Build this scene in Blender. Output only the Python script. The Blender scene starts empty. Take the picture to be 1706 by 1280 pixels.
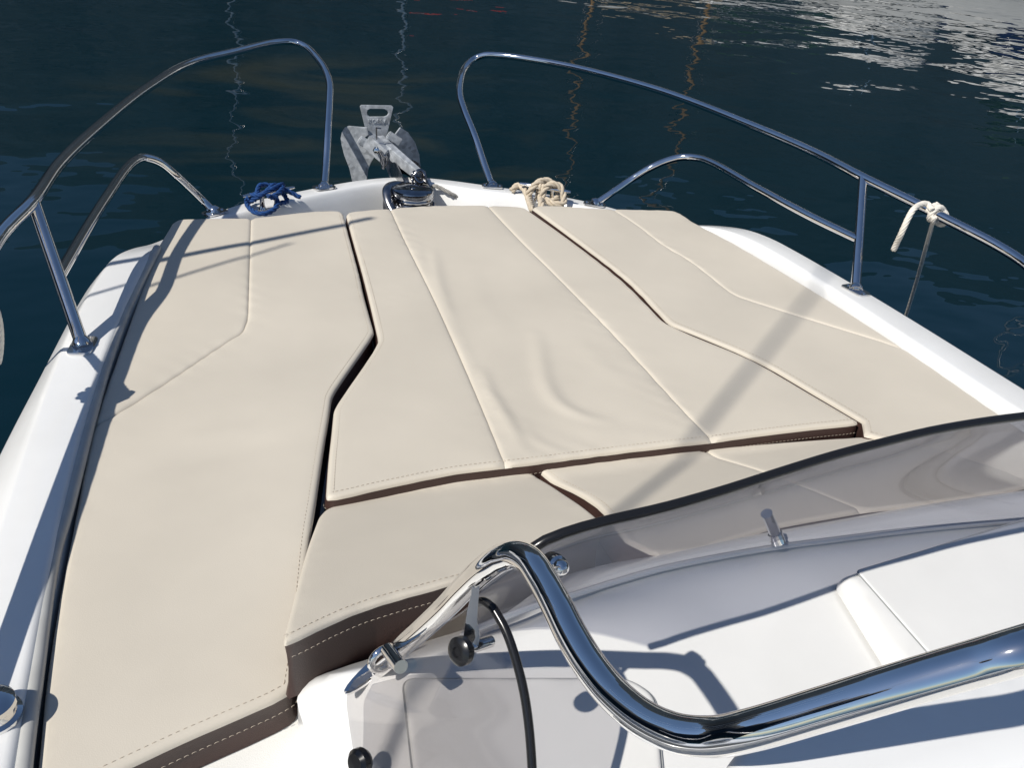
import bpy, bmesh, math, random
import numpy as np
from mathutils import Vector, Matrix
from mathutils.geometry import delaunay_2d_cdt
random.seed(7); rng = np.random.default_rng(7)
SC = bpy.context.scene; COL = SC.collection
R = math.radians
# ------------------------------------------------------------------ camera, sky, sun, exposure
TRIM = Matrix.Rotation(R(-5.0), 4, 'X')            # the moored boat sits bow-down by a few degrees
def cam_matrix(pitch, yaw, roll, loc):
    cp, sp = math.cos(pitch), math.sin(pitch)
    f = Vector((math.sin(yaw)*cp, math.cos(yaw)*cp, -sp)); r = Vector((math.cos(yaw), -math.sin(yaw), 0)); u = r.cross(f)
    c, s = math.cos(roll), math.sin(roll)
    r2 = c*r+s*u; u2 = -s*r+c*u
    m = Matrix((r2, u2, -f)).transposed().to_4x4(); m.translation = loc
    return m
cd = bpy.data.cameras.new('camera'); cd.sensor_width = 36; cd.lens = 30.176; cd.clip_start = .02; cd.clip_end = 9000
cam = bpy.data.objects.new('camera', cd); COL.objects.link(cam); SC.camera = cam
cam.matrix_world = TRIM @ cam_matrix(R(30), R(22.27720756), R(5.87941848), Vector((-.784875, 0, 1.0)))
SUN = (TRIM.to_3x3() @ Vector((-.858, -.363, 1.0))).normalized()      # towards the sun
elev = math.asin(SUN.z); azim = math.atan2(SUN.x, SUN.y)
w = bpy.data.worlds.new('World'); SC.world = w; w.use_nodes = True
nt = w.node_tree; bg = nt.nodes['Background']; sky = nt.nodes.new('ShaderNodeTexSky'); sky.sky_type = 'NISHITA'
sky.sun_disc = False; sky.sun_elevation = elev; sky.sun_rotation = azim % (2*math.pi); sky.dust_density = .25; sky.ozone_density = 4.0
nt.links.new(sky.outputs[0], bg.inputs[0]); bg.inputs[1].default_value = .084
sd = bpy.data.lights.new('sun', 'SUN'); sd.energy = 4.6; sd.angle = R(.55); sd.color = (1, .955, .88)
so = bpy.data.objects.new('sun', sd); COL.objects.link(so); so.rotation_euler = SUN.to_track_quat('Z', 'Y').to_euler(); so.location = (0, 0, 30)
SC.view_settings.view_transform = 'Standard'; SC.view_settings.look = 'None'; SC.view_settings.exposure = 0.0; SC.view_settings.gamma = 1
# ------------------------------------------------------------------ materials
def mat(name, col, rough=.5, metal=0., spec=.5, coat=0., noise=None, bump=None, obj=False, aniso=None):
    """noise=(scale, amount[, detail]) varies the colour, bump=(scale, height[, detail]) adds fine relief"""
    m = bpy.data.materials.new(name); m.use_nodes = True; n = m.node_tree.nodes; l = m.node_tree.links
    b = n['Principled BSDF']; b.inputs['Base Color'].default_value = (*col, 1); b.inputs['Roughness'].default_value = rough
    b.inputs['Metallic'].default_value = metal; b.inputs['Specular IOR Level'].default_value = spec
    b.inputs['Coat Weight'].default_value = coat; b.inputs['Coat Roughness'].default_value = .05
    tc = n.new('ShaderNodeTexCoord'); src = tc.outputs['Object']
    if noise:
        t = n.new('ShaderNodeTexNoise'); t.inputs['Scale'].default_value = noise[0]; t.inputs['Detail'].default_value = noise[2] if len(noise) > 2 else 5
        l.new(src, t.inputs['Vector'])
        mr = n.new('ShaderNodeMapRange'); mr.inputs[1].default_value = .3; mr.inputs[2].default_value = .7
        mr.inputs[3].default_value = 1-noise[1]; mr.inputs[4].default_value = 1+noise[1]; l.new(t.outputs['Fac'], mr.inputs[0])
        mx = n.new('ShaderNodeVectorMath'); mx.operation = 'SCALE'; mx.inputs[0].default_value = col; l.new(mr.outputs[0], mx.inputs['Scale'])
        l.new(mx.outputs[0], b.inputs['Base Color'])
        rr = n.new('ShaderNodeMapRange'); rr.inputs[3].default_value = rough*.85; rr.inputs[4].default_value = min(1, rough*1.2)
        l.new(t.outputs['Fac'], rr.inputs[0]); l.new(rr.outputs[0], b.inputs['Roughness'])
    if bump:
        t2 = n.new('ShaderNodeTexNoise'); t2.inputs['Scale'].default_value = bump[0]; t2.inputs['Detail'].default_value = bump[2] if len(bump) > 2 else 2
        l.new(src, t2.inputs['Vector']); bp = n.new('ShaderNodeBump'); bp.inputs['Distance'].default_value = bump[1]; bp.inputs['Strength'].default_value = 1
        l.new(t2.outputs['Fac'], bp.inputs['Height']); l.new(bp.outputs[0], b.inputs['Normal'])
    return m
GEL = mat('white gelcoat', (.80, .80, .785), .22, coat=.3, noise=(6, .035, 10), bump=(7, .0006))
GELIN = mat('white moulding', (.78, .775, .75), .4, noise=(5, .03))
NONSKID = mat('nonskid gelcoat', (.78, .775, .74), .6, bump=(650, .0005))
COAMSHADE = mat('grey coaming shade', (.46, .46, .44), .45, noise=(20, .08))  # grey of the shaded coaming face put into the colour
GREYLINE = mat('grey edge strip', (.36, .37, .37), .5, noise=(30, .05))
VINYL = mat('cream vinyl', (.61, .556, .465), .5, spec=.4, noise=(3.2, .05, 9), bump=(520, .0002, 4))
THREAD = mat('cream thread', (.50, .43, .34), .8)
BROWN = mat('brown vinyl', (.050, .026, .021), .45, noise=(20, .12), bump=(700, .0005))
CHROME = mat('polished stainless steel', (.80, .79, .78), .045, metal=1., noise=(25, .04))
STEELDK = mat('weathered steel', (.30, .30, .31), .22, metal=1., noise=(40, .25))
CAPM = mat('dark polished cap', (.30, .30, .31), .10, metal=1., noise=(40, .2))
ALU = mat('brushed aluminium', (.62, .62, .64), .28, metal=1., noise=(30, .1))
RUBBER = mat('black rubber', (.012, .012, .013), .25, spec=.5)
BLACKPL = mat('black plastic', (.015, .015, .017), .3)
BLUEROPE = mat('blue rope fibre', (.004, .05, .19), .75, noise=(120, .35), bump=(900, .001))
BEIGEROPE = mat('beige rope fibre', (.56, .48, .37), .85, noise=(90, .15), bump=(900, .001))
WHITEROPE = mat('white braid', (.74, .70, .62), .85, noise=(90, .1), bump=(1200, .0003))
GREYROPE = mat('grey rope fibre', (.30, .29, .27), .85, noise=(90, .2))
def galv():
    m = mat('galvanised steel', (.50, .52, .54), .5, metal=.25); n = m.node_tree.nodes; l = m.node_tree.links
    tc = n.new('ShaderNodeTexCoord'); v = n.new('ShaderNodeTexVoronoi'); v.inputs['Scale'].default_value = 60; l.new(tc.outputs['Object'], v.inputs['Vector'])
    t = n.new('ShaderNodeTexNoise'); t.inputs['Scale'].default_value = 45; t.inputs['Detail'].default_value = 8; l.new(tc.outputs['Object'], t.inputs['Vector'])
    r = n.new('ShaderNodeValToRGB'); r.color_ramp.elements[0].position = .35; r.color_ramp.elements[0].color = (.28, .30, .32, 1)
    r.color_ramp.elements[1].position = .68; r.color_ramp.elements[1].color = (.44, .46, .48, 1); l.new(t.outputs['Fac'], r.inputs[0])
    hs = n.new('ShaderNodeHueSaturation'); hs.inputs['Saturation'].default_value = 0; l.new(v.outputs['Color'], hs.inputs['Color'])
    mx = n.new('ShaderNodeMix'); mx.data_type = 'RGBA'; mx.inputs[0].default_value = .3; l.new(r.outputs[0], mx.inputs[6]); l.new(hs.outputs[0], mx.inputs[7])
    mx.blend_type = 'OVERLAY'; l.new(mx.outputs[2], n['Principled BSDF'].inputs['Base Color'])
    return m
GALV = galv()
def acrylic(name, tint, gloss=.04):
    m = bpy.data.materials.new(name); m.use_nodes = True; n = m.node_tree.nodes; l = m.node_tree.links
    for x in list(n): n.remove(x)
    o = n.new('ShaderNodeOutputMaterial'); tr = n.new('ShaderNodeBsdfTransparent'); tr.inputs[0].default_value = (*tint, 1)
    g = n.new('ShaderNodeBsdfGlossy'); g.inputs['Roughness'].default_value = .03
    lw = n.new('ShaderNodeLayerWeight'); lw.inputs[0].default_value = .5; pw = n.new('ShaderNodeMath'); pw.operation = 'POWER'; l.new(lw.outputs['Facing'], pw.inputs[0]); pw.inputs[1].default_value = 5
    fr = n.new('ShaderNodeMath'); fr.operation = 'MULTIPLY_ADD'; l.new(pw.outputs[0], fr.inputs[0]); fr.inputs[1].default_value = .9; fr.inputs[2].default_value = gloss; mx = n.new('ShaderNodeMixShader')
    l.new(fr.outputs[0], mx.inputs[0]); l.new(tr.outputs[0], mx.inputs[1]); l.new(g.outputs[0], mx.inputs[2]); l.new(mx.outputs[0], o.inputs[0])
    return m
TINT = acrylic('smoked acrylic', (.74, .74, .77))        # two walls: squared
CLEAR = acrylic('clear acrylic', (.84, .83, .83), .05)
# ------------------------------------------------------------------ object helpers
ABOARD = []                                             # top-level things carried by the boat
def tag(o, label=None, cat=None, group=None, kind=None):
    for k, v in (('label', label), ('category', cat), ('group', group), ('kind', kind)):
        if v: o[k] = v
    return o
def empty(name, loc, label, cat, group=None, aboard=True):
    o = bpy.data.objects.new(name, None); COL.objects.link(o); o.location = loc; o.empty_display_size = .1
    tag(o, label, cat, group)
    if aboard: ABOARD.append(o)
    return o
def link(name, me, m, parent=None, smooth=True, label=None):
    if smooth: me.polygons.foreach_set('use_smooth', [True]*len(me.polygons))
    if m and not me.materials: me.materials.append(m)
    o = bpy.data.objects.new(name, me); COL.objects.link(o)
    if parent:
        o.parent = parent
        root = parent
        off = Vector((0, 0, 0))
        while root: off += root.location; root = root.parent
        me.transform(Matrix.Translation(-off)) if not me.get('done') else None
        me['done'] = 1
    if label: o['label'] = label
    return o
def pyd(name, v, f, m, parent=None, smooth=True, label=None, auto=None):
    me = bpy.data.meshes.new(name); me.from_pydata([tuple(map(float, p)) for p in v], [], f); me.update()
    bm = bmesh.new(); bm.from_mesh(me); bmesh.ops.recalc_face_normals(bm, faces=bm.faces[:])
    if auto:
        for e in bm.edges:
            if len(e.link_faces) == 2 and e.calc_face_angle(0) > auto: e.smooth = False
    bm.to_mesh(me); bm.free()
    return link(name, me, m, parent, smooth, label)
def cat(pts, n=8, closed=False):
    P = [np.array(p, float) for p in pts]; out = []
    N = len(P); rngs = range(N if closed else N-1)
    for i in rngs:
        p1, p2 = P[i], P[(i+1) % N]
        p0 = P[(i-1) % N] if (closed or i > 0) else 2*p1-p2
        p3 = P[(i+2) % N] if (closed or i < N-2) else 2*p2-p1
        for k in range(n):
            t = k/n
            a = np.linalg.norm(p1-p0)**.5+1e-9; b = np.linalg.norm(p2-p1)**.5+1e-9; c = np.linalg.norm(p3-p2)**.5+1e-9
            t0, t1, t2, t3 = 0, a, a+b, a+b+c; tt = t1+t*b
            A1 = (t1-tt)/(t1-t0)*p0+(tt-t0)/(t1-t0)*p1; A2 = (t2-tt)/(t2-t1)*p1+(tt-t1)/(t2-t1)*p2; A3 = (t3-tt)/(t3-t2)*p2+(tt-t2)/(t3-t2)*p3
            B1 = (t2-tt)/(t2-t0)*A1+(tt-t0)/(t2-t0)*A2; B2 = (t3-tt)/(t3-t1)*A2+(tt-t1)/(t3-t1)*A3
            out.append((t2-tt)/(t2-t1)*B1+(tt-t1)/(t2-t1)*B2)
    if not closed: out.append(P[-1])
    return np.array(out)
def resample(p, step):
    p = np.asarray(p, float); d = np.r_[0, np.cumsum(np.linalg.norm(np.diff(p, axis=0), axis=1))]
    n = max(2, int(round(d[-1]/step))+1); s = np.linspace(0, d[-1], n)
    return np.stack([np.interp(s, d, p[:, k]) for k in range(p.shape[1])], 1)
def frames(p):
    t = np.gradient(p, axis=0); t /= np.linalg.norm(t, axis=1)[:, None]+1e-12
    n = np.zeros_like(p); a = np.array([0, 0, 1.]) if abs(t[0][2]) < .9 else np.array([1., 0, 0])
    n[0] = a-t[0]*a.dot(t[0]); n[0] /= np.linalg.norm(n[0])
    for i in range(1, len(p)):
        v = n[i-1]-t[i]*n[i-1].dot(t[i]); n[i] = v/(np.linalg.norm(v)+1e-12)
    return t, n, np.cross(t, n)
def tube_vf(p, r, seg=12, cap=True, off=0, ry=None):
    p = np.asarray(p, float); t, n, b = frames(p); r = np.broadcast_to(r, (len(p),)); ry = r if ry is None else np.broadcast_to(ry, (len(p),))
    a = np.linspace(0, 2*np.pi, seg, endpoint=False)
    v = (p[:, None]+r[:, None, None]*np.cos(a)[None, :, None]*n[:, None]+ry[:, None, None]*np.sin(a)[None, :, None]*b[:, None]).reshape(-1, 3)
    f = [(off+i*seg+j, off+i*seg+(j+1) % seg, off+(i+1)*seg+(j+1) % seg, off+(i+1)*seg+j) for i in range(len(p)-1) for j in range(seg)]
    if cap: f += [tuple(off+j for j in range(seg)), tuple(off+(len(p)-1)*seg+j for j in range(seg))]
    return v, f
def tube(name, p, r, m, parent=None, seg=14, label=None, cap=True, ry=None):
    v, f = tube_vf(p, r, seg, cap, ry=ry); return pyd(name, v, f, m, parent, True, label, auto=1.0)
def rope_vf(p, r, strands=3, pitch=5.0, seg=7, off=0):
    """laid rope: strands twisted round the path, one turn per pitch diameters"""
    p = resample(p, r*.7); t, n, b = frames(p); s = np.r_[0, np.cumsum(np.linalg.norm(np.diff(p, axis=0), axis=1))]
    V, Fc = [], []
    for k in range(strands):
        ph = 2*np.pi*(s/(2*r*pitch)+k/strands)
        q = p+r*.54*(np.cos(ph)[:, None]*n+np.sin(ph)[:, None]*b)
        v, f = tube_vf(q, r*(.50 if strands == 3 else .46), seg, True, off+sum(len(x) for x in V)); V.append(v); Fc += f
    return np.concatenate(V), Fc
def merge(parts):
    V, Fc, o = [], [], 0
    for v, f in parts:
        V.append(np.asarray(v, float)); Fc += [tuple(i+o for i in q) for q in f]; o += len(v)
    return np.concatenate(V), Fc
def lathe_vf(prof, c, axis=(0, 0, 1), seg=28):
    ax = Vector(axis).normalized(); q = ax.to_track_quat('Z', 'Y').to_matrix()
    v, f = [], []
    for r, z in prof:
        for j in range(seg):
            a = 2*math.pi*j/seg; v.append(tuple(Vector(c)+q @ Vector((r*math.cos(a), r*math.sin(a), z))))
    for i in range(len(prof)-1):
        for j in range(seg): f.append((i*seg+j, i*seg+(j+1) % seg, (i+1)*seg+(j+1) % seg, (i+1)*seg+j))
    f += [tuple(range(seg)), tuple((len(prof)-1)*seg+j for j in range(seg))]
    return v, f
def lathe(name, prof, c, m, parent=None, axis=(0, 0, 1), seg=28, auto=.6):
    v, f = lathe_vf(prof, c, axis, seg); return pyd(name, v, f, m, parent, True, auto=auto)
def plate(name, pts, thick, m, parent=None, holes=(), bevel=.0015, label=None):
    """flat plate from 3-D outline points: best-fit plane, thickness both ways, optional holes"""
    P = np.array(pts, float); c = P.mean(0); u, s, vt = np.linalg.svd(P-c); nrm = Vector(vt[2]); ex = Vector(vt[0]); ey = nrm.cross(ex)
    to2 = lambda q: Vector(((Vector(q)-Vector(c)).dot(ex), (Vector(q)-Vector(c)).dot(ey)))
    loops = [[to2(q) for q in P]]+[[to2(q) for q in h] for h in holes]
    vs, es = [], []
    for L in loops:
        o = len(vs); vs += L; es += [(o+i, o+(i+1) % len(L)) for i in range(len(L))]
    r = delaunay_2d_cdt(vs, es, [], 0, 1e-6)
    tri = []
    def inside(p, L):
        x, y = p; k = False; j = len(L)-1
        for i in range(len(L)):
            if (L[i].y > y) != (L[j].y > y) and x < (L[j].x-L[i].x)*(y-L[i].y)/(L[j].y-L[i].y)+L[i].x: k = not k
            j = i
        return k
    for f in r[2]:
        g = sum((r[0][i] for i in f), Vector((0, 0)))/len(f)
        if inside(g, loops[0]) and not any(inside(g, h) for h in loops[1:]): tri.append(tuple(f))
    bm = bmesh.new(); bv = [bm.verts.new(Vector(c)+ex*q.x+ey*q.y-nrm*thick/2) for q in r[0]]
    for f in tri: bm.faces.new([bv[i] for i in f])
    for v in [v for v in bm.verts if not v.link_faces]: bm.verts.remove(v)
    g = bmesh.ops.extrude_face_region(bm, geom=bm.faces[:]); bmesh.ops.translate(bm, verts=[x for x in g['geom'] if isinstance(x, bmesh.types.BMVert)], vec=nrm*thick)
    bmesh.ops.recalc_face_normals(bm, faces=bm.faces[:])
    if bevel:
        ed = [e for e in bm.edges if len(e.link_faces) == 2 and e.calc_face_angle(0) > .9]
        bmesh.ops.bevel(bm, geom=ed, offset=bevel, segments=2, affect='EDGES')
    for e in bm.edges:
        if len(e.link_faces) == 2 and e.calc_face_angle(0) > .5: e.smooth = False
    me = bpy.data.meshes.new(name); bm.to_mesh(me); bm.free()
    return link(name, me, m, parent, True, label)
def box_vf(c, s, rot=None):
    v = [Vector((sx*s[0]/2, sy*s[1]/2, sz*s[2]/2)) for sx in (-1, 1) for sy in (-1, 1) for sz in (-1, 1)]
    if rot: v = [rot @ q for q in v]
    v = [tuple(Vector(c)+q) for q in v]
    return v, [(0, 1, 3, 2), (4, 6, 7, 5), (0, 4, 5, 1), (2, 3, 7, 6), (0, 2, 6, 4), (1, 5, 7, 3)]
def bev(o, wd=.004, seg=2, ang=.6):
    bm = bmesh.new(); bm.from_mesh(o.data); ed = [e for e in bm.edges if len(e.link_faces) == 2 and e.calc_face_angle(0) > ang]
    bmesh.ops.bevel(bm, geom=ed, offset=wd, segments=seg, affect='EDGES'); bm.to_mesh(o.data); bm.free()
    o.data.polygons.foreach_set('use_smooth', [True]*len(o.data.polygons)); return o
def fillet(poly, rad, n=5):
    """round the corners of an open or closed 2-D polyline; rad may be one value or one per corner"""
    P = [np.array(p[:2], float) for p in poly]; N = len(P); out = []
    for i in range(N):
        a, b, c = P[i-1], P[i], P[(i+1) % N]; r = rad[i] if hasattr(rad, '__len__') else rad
        if r <= 0: out.append(b); continue
        u, v = a-b, c-b; lu, lv = np.linalg.norm(u), np.linalg.norm(v); d = min(r, lu*.45, lv*.45); p, q = b+u/lu*d, b+v/lv*d
        for k in range(n+1):
            t = k/n; out.append((1-t)**2*p+2*t*(1-t)*b+t*t*q)
    return out
def segd(pts, segs):
    """distance of each point to the nearest of the segments (M,2,2)"""
    pts = np.asarray(pts); best = np.full(len(pts), 1e9)
    for a, b in segs:
        ab = b-a; t = np.clip(((pts-a)@ab)/(ab@ab+1e-18), 0, 1); best = np.minimum(best, np.linalg.norm(pts-a-t[:, None]*ab, axis=1))
    return best
def panel(name, poly, seam, zf, m, parent, r=.014, grid=.02, relief=None, seamdepth=.0045, label=None, puff=.0018, chamfer=0):
    """upholstered panel: poly = dense 2-D outline, seam = one flag per edge (i to i+1): True where it is sewn to the next panel"""
    poly = np.array(poly, float); kp = [i for i in range(len(poly)) if np.linalg.norm(poly[i]-poly[i-1]) > 1e-4]; poly = poly[kp]; seam = [seam[i] for i in kp]
    area = .5*np.sum(poly[:, 0]*np.roll(poly[:, 1], -1)-np.roll(poly[:, 0], -1)*poly[:, 1])
    if area < 0: poly = poly[::-1]; seam = list(seam)[::-1]; seam = seam[1:]+seam[:1]
    N = len(poly); E = [(poly[i], poly[(i+1) % N]) for i in range(N)]
    dense, dn = [], []
    for i, (a, b) in enumerate(E):
        L = np.linalg.norm(b-a); k = max(1, int(L/.012))
        for j in range(k): dense.append(a+(b-a)*j/k); dn.append(np.array([-(b-a)[1], (b-a)[0]])/(L+1e-12))
    dense = np.array(dense); dn = np.array(dn); dn = (dn+np.roll(dn, 1, 0)); dn /= np.linalg.norm(dn, axis=1)[:, None]+1e-9
    rings = [dense]
    for d in (.0012, .003, .006, .0095, .014, .022):
        q = dense+dn*d; k = segd(q, E) > .93*d; rings.append(q[k][::1 if d < .012 else 2])
    lo, hi = poly.min(0), poly.max(0)
    gx, gy = np.meshgrid(np.arange(lo[0], hi[0], grid), np.arange(lo[1], hi[1], grid)); g = np.stack([gx.ravel(), gy.ravel()], 1); g[:, 0] += (np.arange(len(g)) % 2)*.0007
    ins = np.zeros(len(g), bool); j = N-1
    for i in range(N):
        xi, yi = poly[i]; xj, yj = poly[j]
        c = ((yi > g[:, 1]) != (yj > g[:, 1])) & (g[:, 0] < (xj-xi)*(g[:, 1]-yi)/(yj-yi+1e-15)+xi); ins ^= c; j = i
    g = g[ins]; g = g[segd(g, E) > .026]
    allp = np.concatenate(rings+[g]); nb = len(dense)
    r_ = delaunay_2d_cdt([Vector(p) for p in allp], [], [list(range(nb))], 1, 1e-7)
    V = np.array([(p.x, p.y) for p in r_[0]])
    so_ = [e for e, s in zip(E, seam) if not s]; ss = [e for e, s in zip(E, seam) if s]
    do = segd(V, so_) if so_ else np.full(len(V), 9.); ds = segd(V, ss) if ss else np.full(len(V), 9.)
    q = np.clip(r-do, 0, r); z = zf(V[:, 0], V[:, 1])-(r-np.sqrt(np.maximum(r*r-q*q, 0)))
    if chamfer:
        k_ = np.maximum(r-do, 0)/r; z = zf(V[:, 0], V[:, 1])-r*chamfer*(k_*k_/(k_+.25)*1.25)
    z -= seamdepth*np.exp(-(ds/.0035))+puff*np.exp(-np.minimum(do, ds)/.05)
    sa = np.arctan2(V[:, 1]-V[:, 1].mean(), V[:, 0]-V[:, 0].mean()); ph_ = V[:, 0]*83+V[:, 1]*71
    dm_ = np.minimum(do, ds); z += .0007*np.sin(ph_+2*np.sin(V[:, 0]*17+V[:, 1]*11))*np.exp(-dm_/.035)*(.5+.5*np.sin(V[:, 0]*5.3-V[:, 1]*4.1+1))
    if relief is not None: z += relief(V)*np.clip(np.minimum(do, ds)/.02, 0, 1)
    return pyd(name, np.c_[V, z], [tuple(f) for f in r_[2]], m, parent, True, label)
def band(name, line, zf, top, bot, m, parent, closed=True, bulge=.004, label=None):
    """side wall under the rolled edge of a pad, following its outline"""
    L = resample(np.array(list(line)+([line[0]] if closed else [])), .012); t = np.gradient(L, axis=0); t /= np.linalg.norm(t, axis=1)[:, None]+1e-9
    nn = np.c_[t[:, 1], -t[:, 0]]; V = []; prof = [(0, 0), (.25, .7), (.5, 1), (.8, .6), (1, -.4)]
    zt = zf(L[:, 0], L[:, 1])
    for s, bl in prof: V.append(np.c_[L+nn*bulge*bl, zt-top+(top+bot)*s])
    n = len(L); V = np.concatenate(V); F = [(k*n+i, k*n+i+1, (k+1)*n+i+1, (k+1)*n+i) for k in range(len(prof)-1) for i in range(n-1)]
    return pyd(name, V, F, m, parent, True, label)
def stitches(name, line3, m, parent, ln=.006, gap=.004, r=.00045):
    p = resample(np.array(line3, float), .002); d = np.r_[0, np.cumsum(np.linalg.norm(np.diff(p, axis=0), axis=1))]; parts = []
    s = 0
    at = lambda s: np.array([np.interp(s, d, p[:, k]) for k in range(3)])
    while s+ln < d[-1]:
        parts.append(tube_vf([at(s)-[0, 0, .0006], at(s+ln*.25)+[0, 0, .0005], at(s+ln*.75)+[0, 0, .0005], at(s+ln)-[0, 0, .0006]], r, 4)); s += ln+gap
    v, f = merge(parts); o = pyd(name, v, f, m, parent); o['kind'] = 'stuff'; return o
def off2(line, d):
    L = np.asarray(line, float)[:, :2]; t = np.gradient(L, axis=0); t /= np.linalg.norm(t, axis=1)[:, None]+1e-9
    return L+np.c_[-t[:, 1], t[:, 0]]*d
xy = lambda pts: [np.array(p[:2]) for p in pts]
# ------------------------------------------------------------------ water
def water_mat():
    m = bpy.data.materials.new('harbour water'); m.use_nodes = True; n = m.node_tree.nodes; l = m.node_tree.links; b = n['Principled BSDF']
    b.inputs['Roughness'].default_value = .015; b.inputs['IOR'].default_value = 1.333
    g = n.new('ShaderNodeNewGeometry')
    def nz(scale, stretch, rot, det=2, dist=0.):
        mp = n.new('ShaderNodeMapping'); mp.inputs['Rotation'].default_value = (0, 0, rot); mp.inputs['Scale'].default_value = (scale, scale*stretch, scale); l.new(g.outputs['Position'], mp.inputs['Vector'])
        t = n.new('ShaderNodeTexNoise'); t.inputs['Scale'].default_value = 1; t.inputs['Detail'].default_value = det; t.inputs['Distortion'].default_value = dist; l.new(mp.outputs[0], t.inputs['Vector']); return t.outputs['Fac']
    def math_(op, a, bb):
        k = n.new('ShaderNodeMath'); k.operation = op
        for i, x in enumerate((a, bb)):
            if isinstance(x, (int, float)): k.inputs[i].default_value = x
            else: l.new(x, k.inputs[i])
        return k.outputs[0]
    h = math_('ADD', math_('MULTIPLY', nz(.55, 1.7, R(40), 1, .3), .036), math_('ADD', math_('MULTIPLY', nz(1.5, 1.6, R(15), 1, .4), .013), math_('MULTIPLY', nz(4.2, 1.7, R(42), 1), .0030)))
    bp = n.new('ShaderNodeBump'); bp.inputs['Distance'].default_value = 1; bp.inputs['Strength'].default_value = 1; l.new(h, bp.inputs['Height']); l.new(bp.outputs[0], b.inputs['Normal'])
    # drifting silt: slightly lighter, olive clouds under the surface
    s1 = nz(.5, 2.2, R(-25), 4, 1.2); cr = n.new('ShaderNodeValToRGB'); cr.color_ramp.elements[0].position = .5; cr.color_ramp.elements[1].position = .72; l.new(s1, cr.inputs[0])
    dd = n.new('ShaderNodeVectorMath'); dd.operation = 'DISTANCE'; l.new(g.outputs['Position'], dd.inputs[0]); dd.inputs[1].default_value = SILT
    fall = n.new('ShaderNodeMapRange'); fall.inputs[1].default_value = 2.6; fall.inputs[2].default_value = .6; fall.interpolation_type = 'SMOOTHSTEP'; l.new(dd.outputs['Value'], fall.inputs[0])
    fac = math_('MULTIPLY', cr.outputs[0], fall.outputs[0])
    mx = n.new('ShaderNodeMix'); mx.data_type = 'RGBA'; l.new(fac, mx.inputs[0]); mx.inputs[6].default_value = (.0012, .0130, .0200, 1); mx.inputs[7].default_value = (.024, .030, .024, 1)
    l.new(mx.outputs[2], b.inputs['Base Color']); return m
WZ = -1.2
SILT = (.3, 6.6, WZ)
v = []; f = []
n_ = 24; ext = [-4000, -800, -200, -60, -20, 0, 20, 60, 200, 800, 4000]
for y in ext:
    for x in ext: v.append((x, y, WZ))
k_ = len(ext)
f = [(j*k_+i, j*k_+i+1, (j+1)*k_+i+1, (j+1)*k_+i) for j in range(k_-1) for i in range(k_-1)]
tag(pyd('water', v, f, water_mat()), kind='structure')
# wooded hills behind the harbour added out of view to darken the water's reflections
HILLM = mat('hazed dark hillside', (.010, .021, .032), .95, noise=(.02, .5, 8), bump=(.08, 4, 6))  # bluish haze put into a colour kept dark for the reflections
hv = []; na = 121
for k, (d, hh) in enumerate(((300, -6), (330, .45), (400, .8), (520, 1.), (700, .9))):
    for a in range(na):
        az = R(-110+220*a/(na-1)); H_ = 208+35*math.sin(az*3.1+1)+22*math.sin(az*7.3+.4)+9*math.sin(az*17+2)
        z = hh if hh < 0 else WZ+H_*hh*(1+.05*math.sin(az*41+k)); dd_ = d*(1+.05*math.sin(az*5+k)); hv.append((dd_*math.sin(az), dd_*math.cos(az), z))
hf = [(k*na+a, k*na+a+1, (k+1)*na+a+1, (k+1)*na+a) for k in range(4) for a in range(na-1)]
tag(pyd('unseen_hills', hv, hf, HILLM), kind='structure')
# ------------------------------------------------------------------ the boat we stand on
boat = empty('motorboat', (0, 0, -.6), 'white motorboat whose foredeck with sunpads fills the foreground', 'boat')
ZG = .02; ZB = -.06
sm = lambda t: t*t*(3-2*t)
def ztop(y): return ZG if y < 2.48 else ZB if y > 2.74 else ZG+(ZB-ZG)*sm((y-2.48)/.26)
pE = [(-0.896,2.6367,0.02),(-0.9323,2.6202,0.02),(-0.9783,2.5665,0.02),(-1.0135,2.4558,0.02),(-1.0488,2.2478,0.02),(-1.0753,2.1254,0.02),(-1.0861,2.0215,0.02),(-1.0991,1.8639,0.02),(-1.119,1.6888,0.02),(-1.1335,1.3324,0.02),(-1.1472,1.0474,0.02)]
pI = [(-0.8656,2.6696,0.02),(-0.8795,2.5852,0.02),(-0.8958,2.5151,0.02),(-0.9172,2.3964,0.02),(-0.9488,2.2264,0.02),(-0.9648,2.1298,0.02),(-0.9932,1.9535,0.02),(-1.006,1.8475,0.02),(-1.0275,1.5974,0.02),(-1.0456,1.3122,0.02),(-1.0572,1.1847,0.02),(-1.0555,0.9442,0.02),(-1.054,0.8041,0.02)]
pO = [(-0.9973,2.6686,-0.03),(-1.0396,2.5462,-0.03),(-1.0752,2.3563,-0.03),(-1.1014,2.2355,-0.03),(-1.117,2.1206,-0.03),(-1.129,1.9615,-0.03),(-1.1647,1.7204,-0.03),(-1.1859,1.6158,-0.03),(-1.2293,1.3367,-0.03)]
pB = [(-0.8879,2.6717,-0.03),(-0.9079,2.5395,-0.03),(-0.9303,2.3687,-0.03),(-0.9536,2.2354,-0.03),(-0.9823,2.0496,-0.03),(-0.9941,1.9377,-0.03),(-1.0159,1.6741,-0.03),(-1.0373,1.3741,-0.03),(-1.0511,1.2403,-0.03),(-1.0514,0.9876,-0.03),(-1.0493,0.84,-0.03)]
sE = [(0.9107,2.621,0.02),(1.0149,2.5863,0.02),(1.087,2.4853,0.02),(1.1215,2.277,0.02),(1.1236,2.0725,0.02),(1.1387,1.9742,0.02),(1.1511,1.7493,0.02),(1.1364,1.3004,0.02)]
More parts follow.
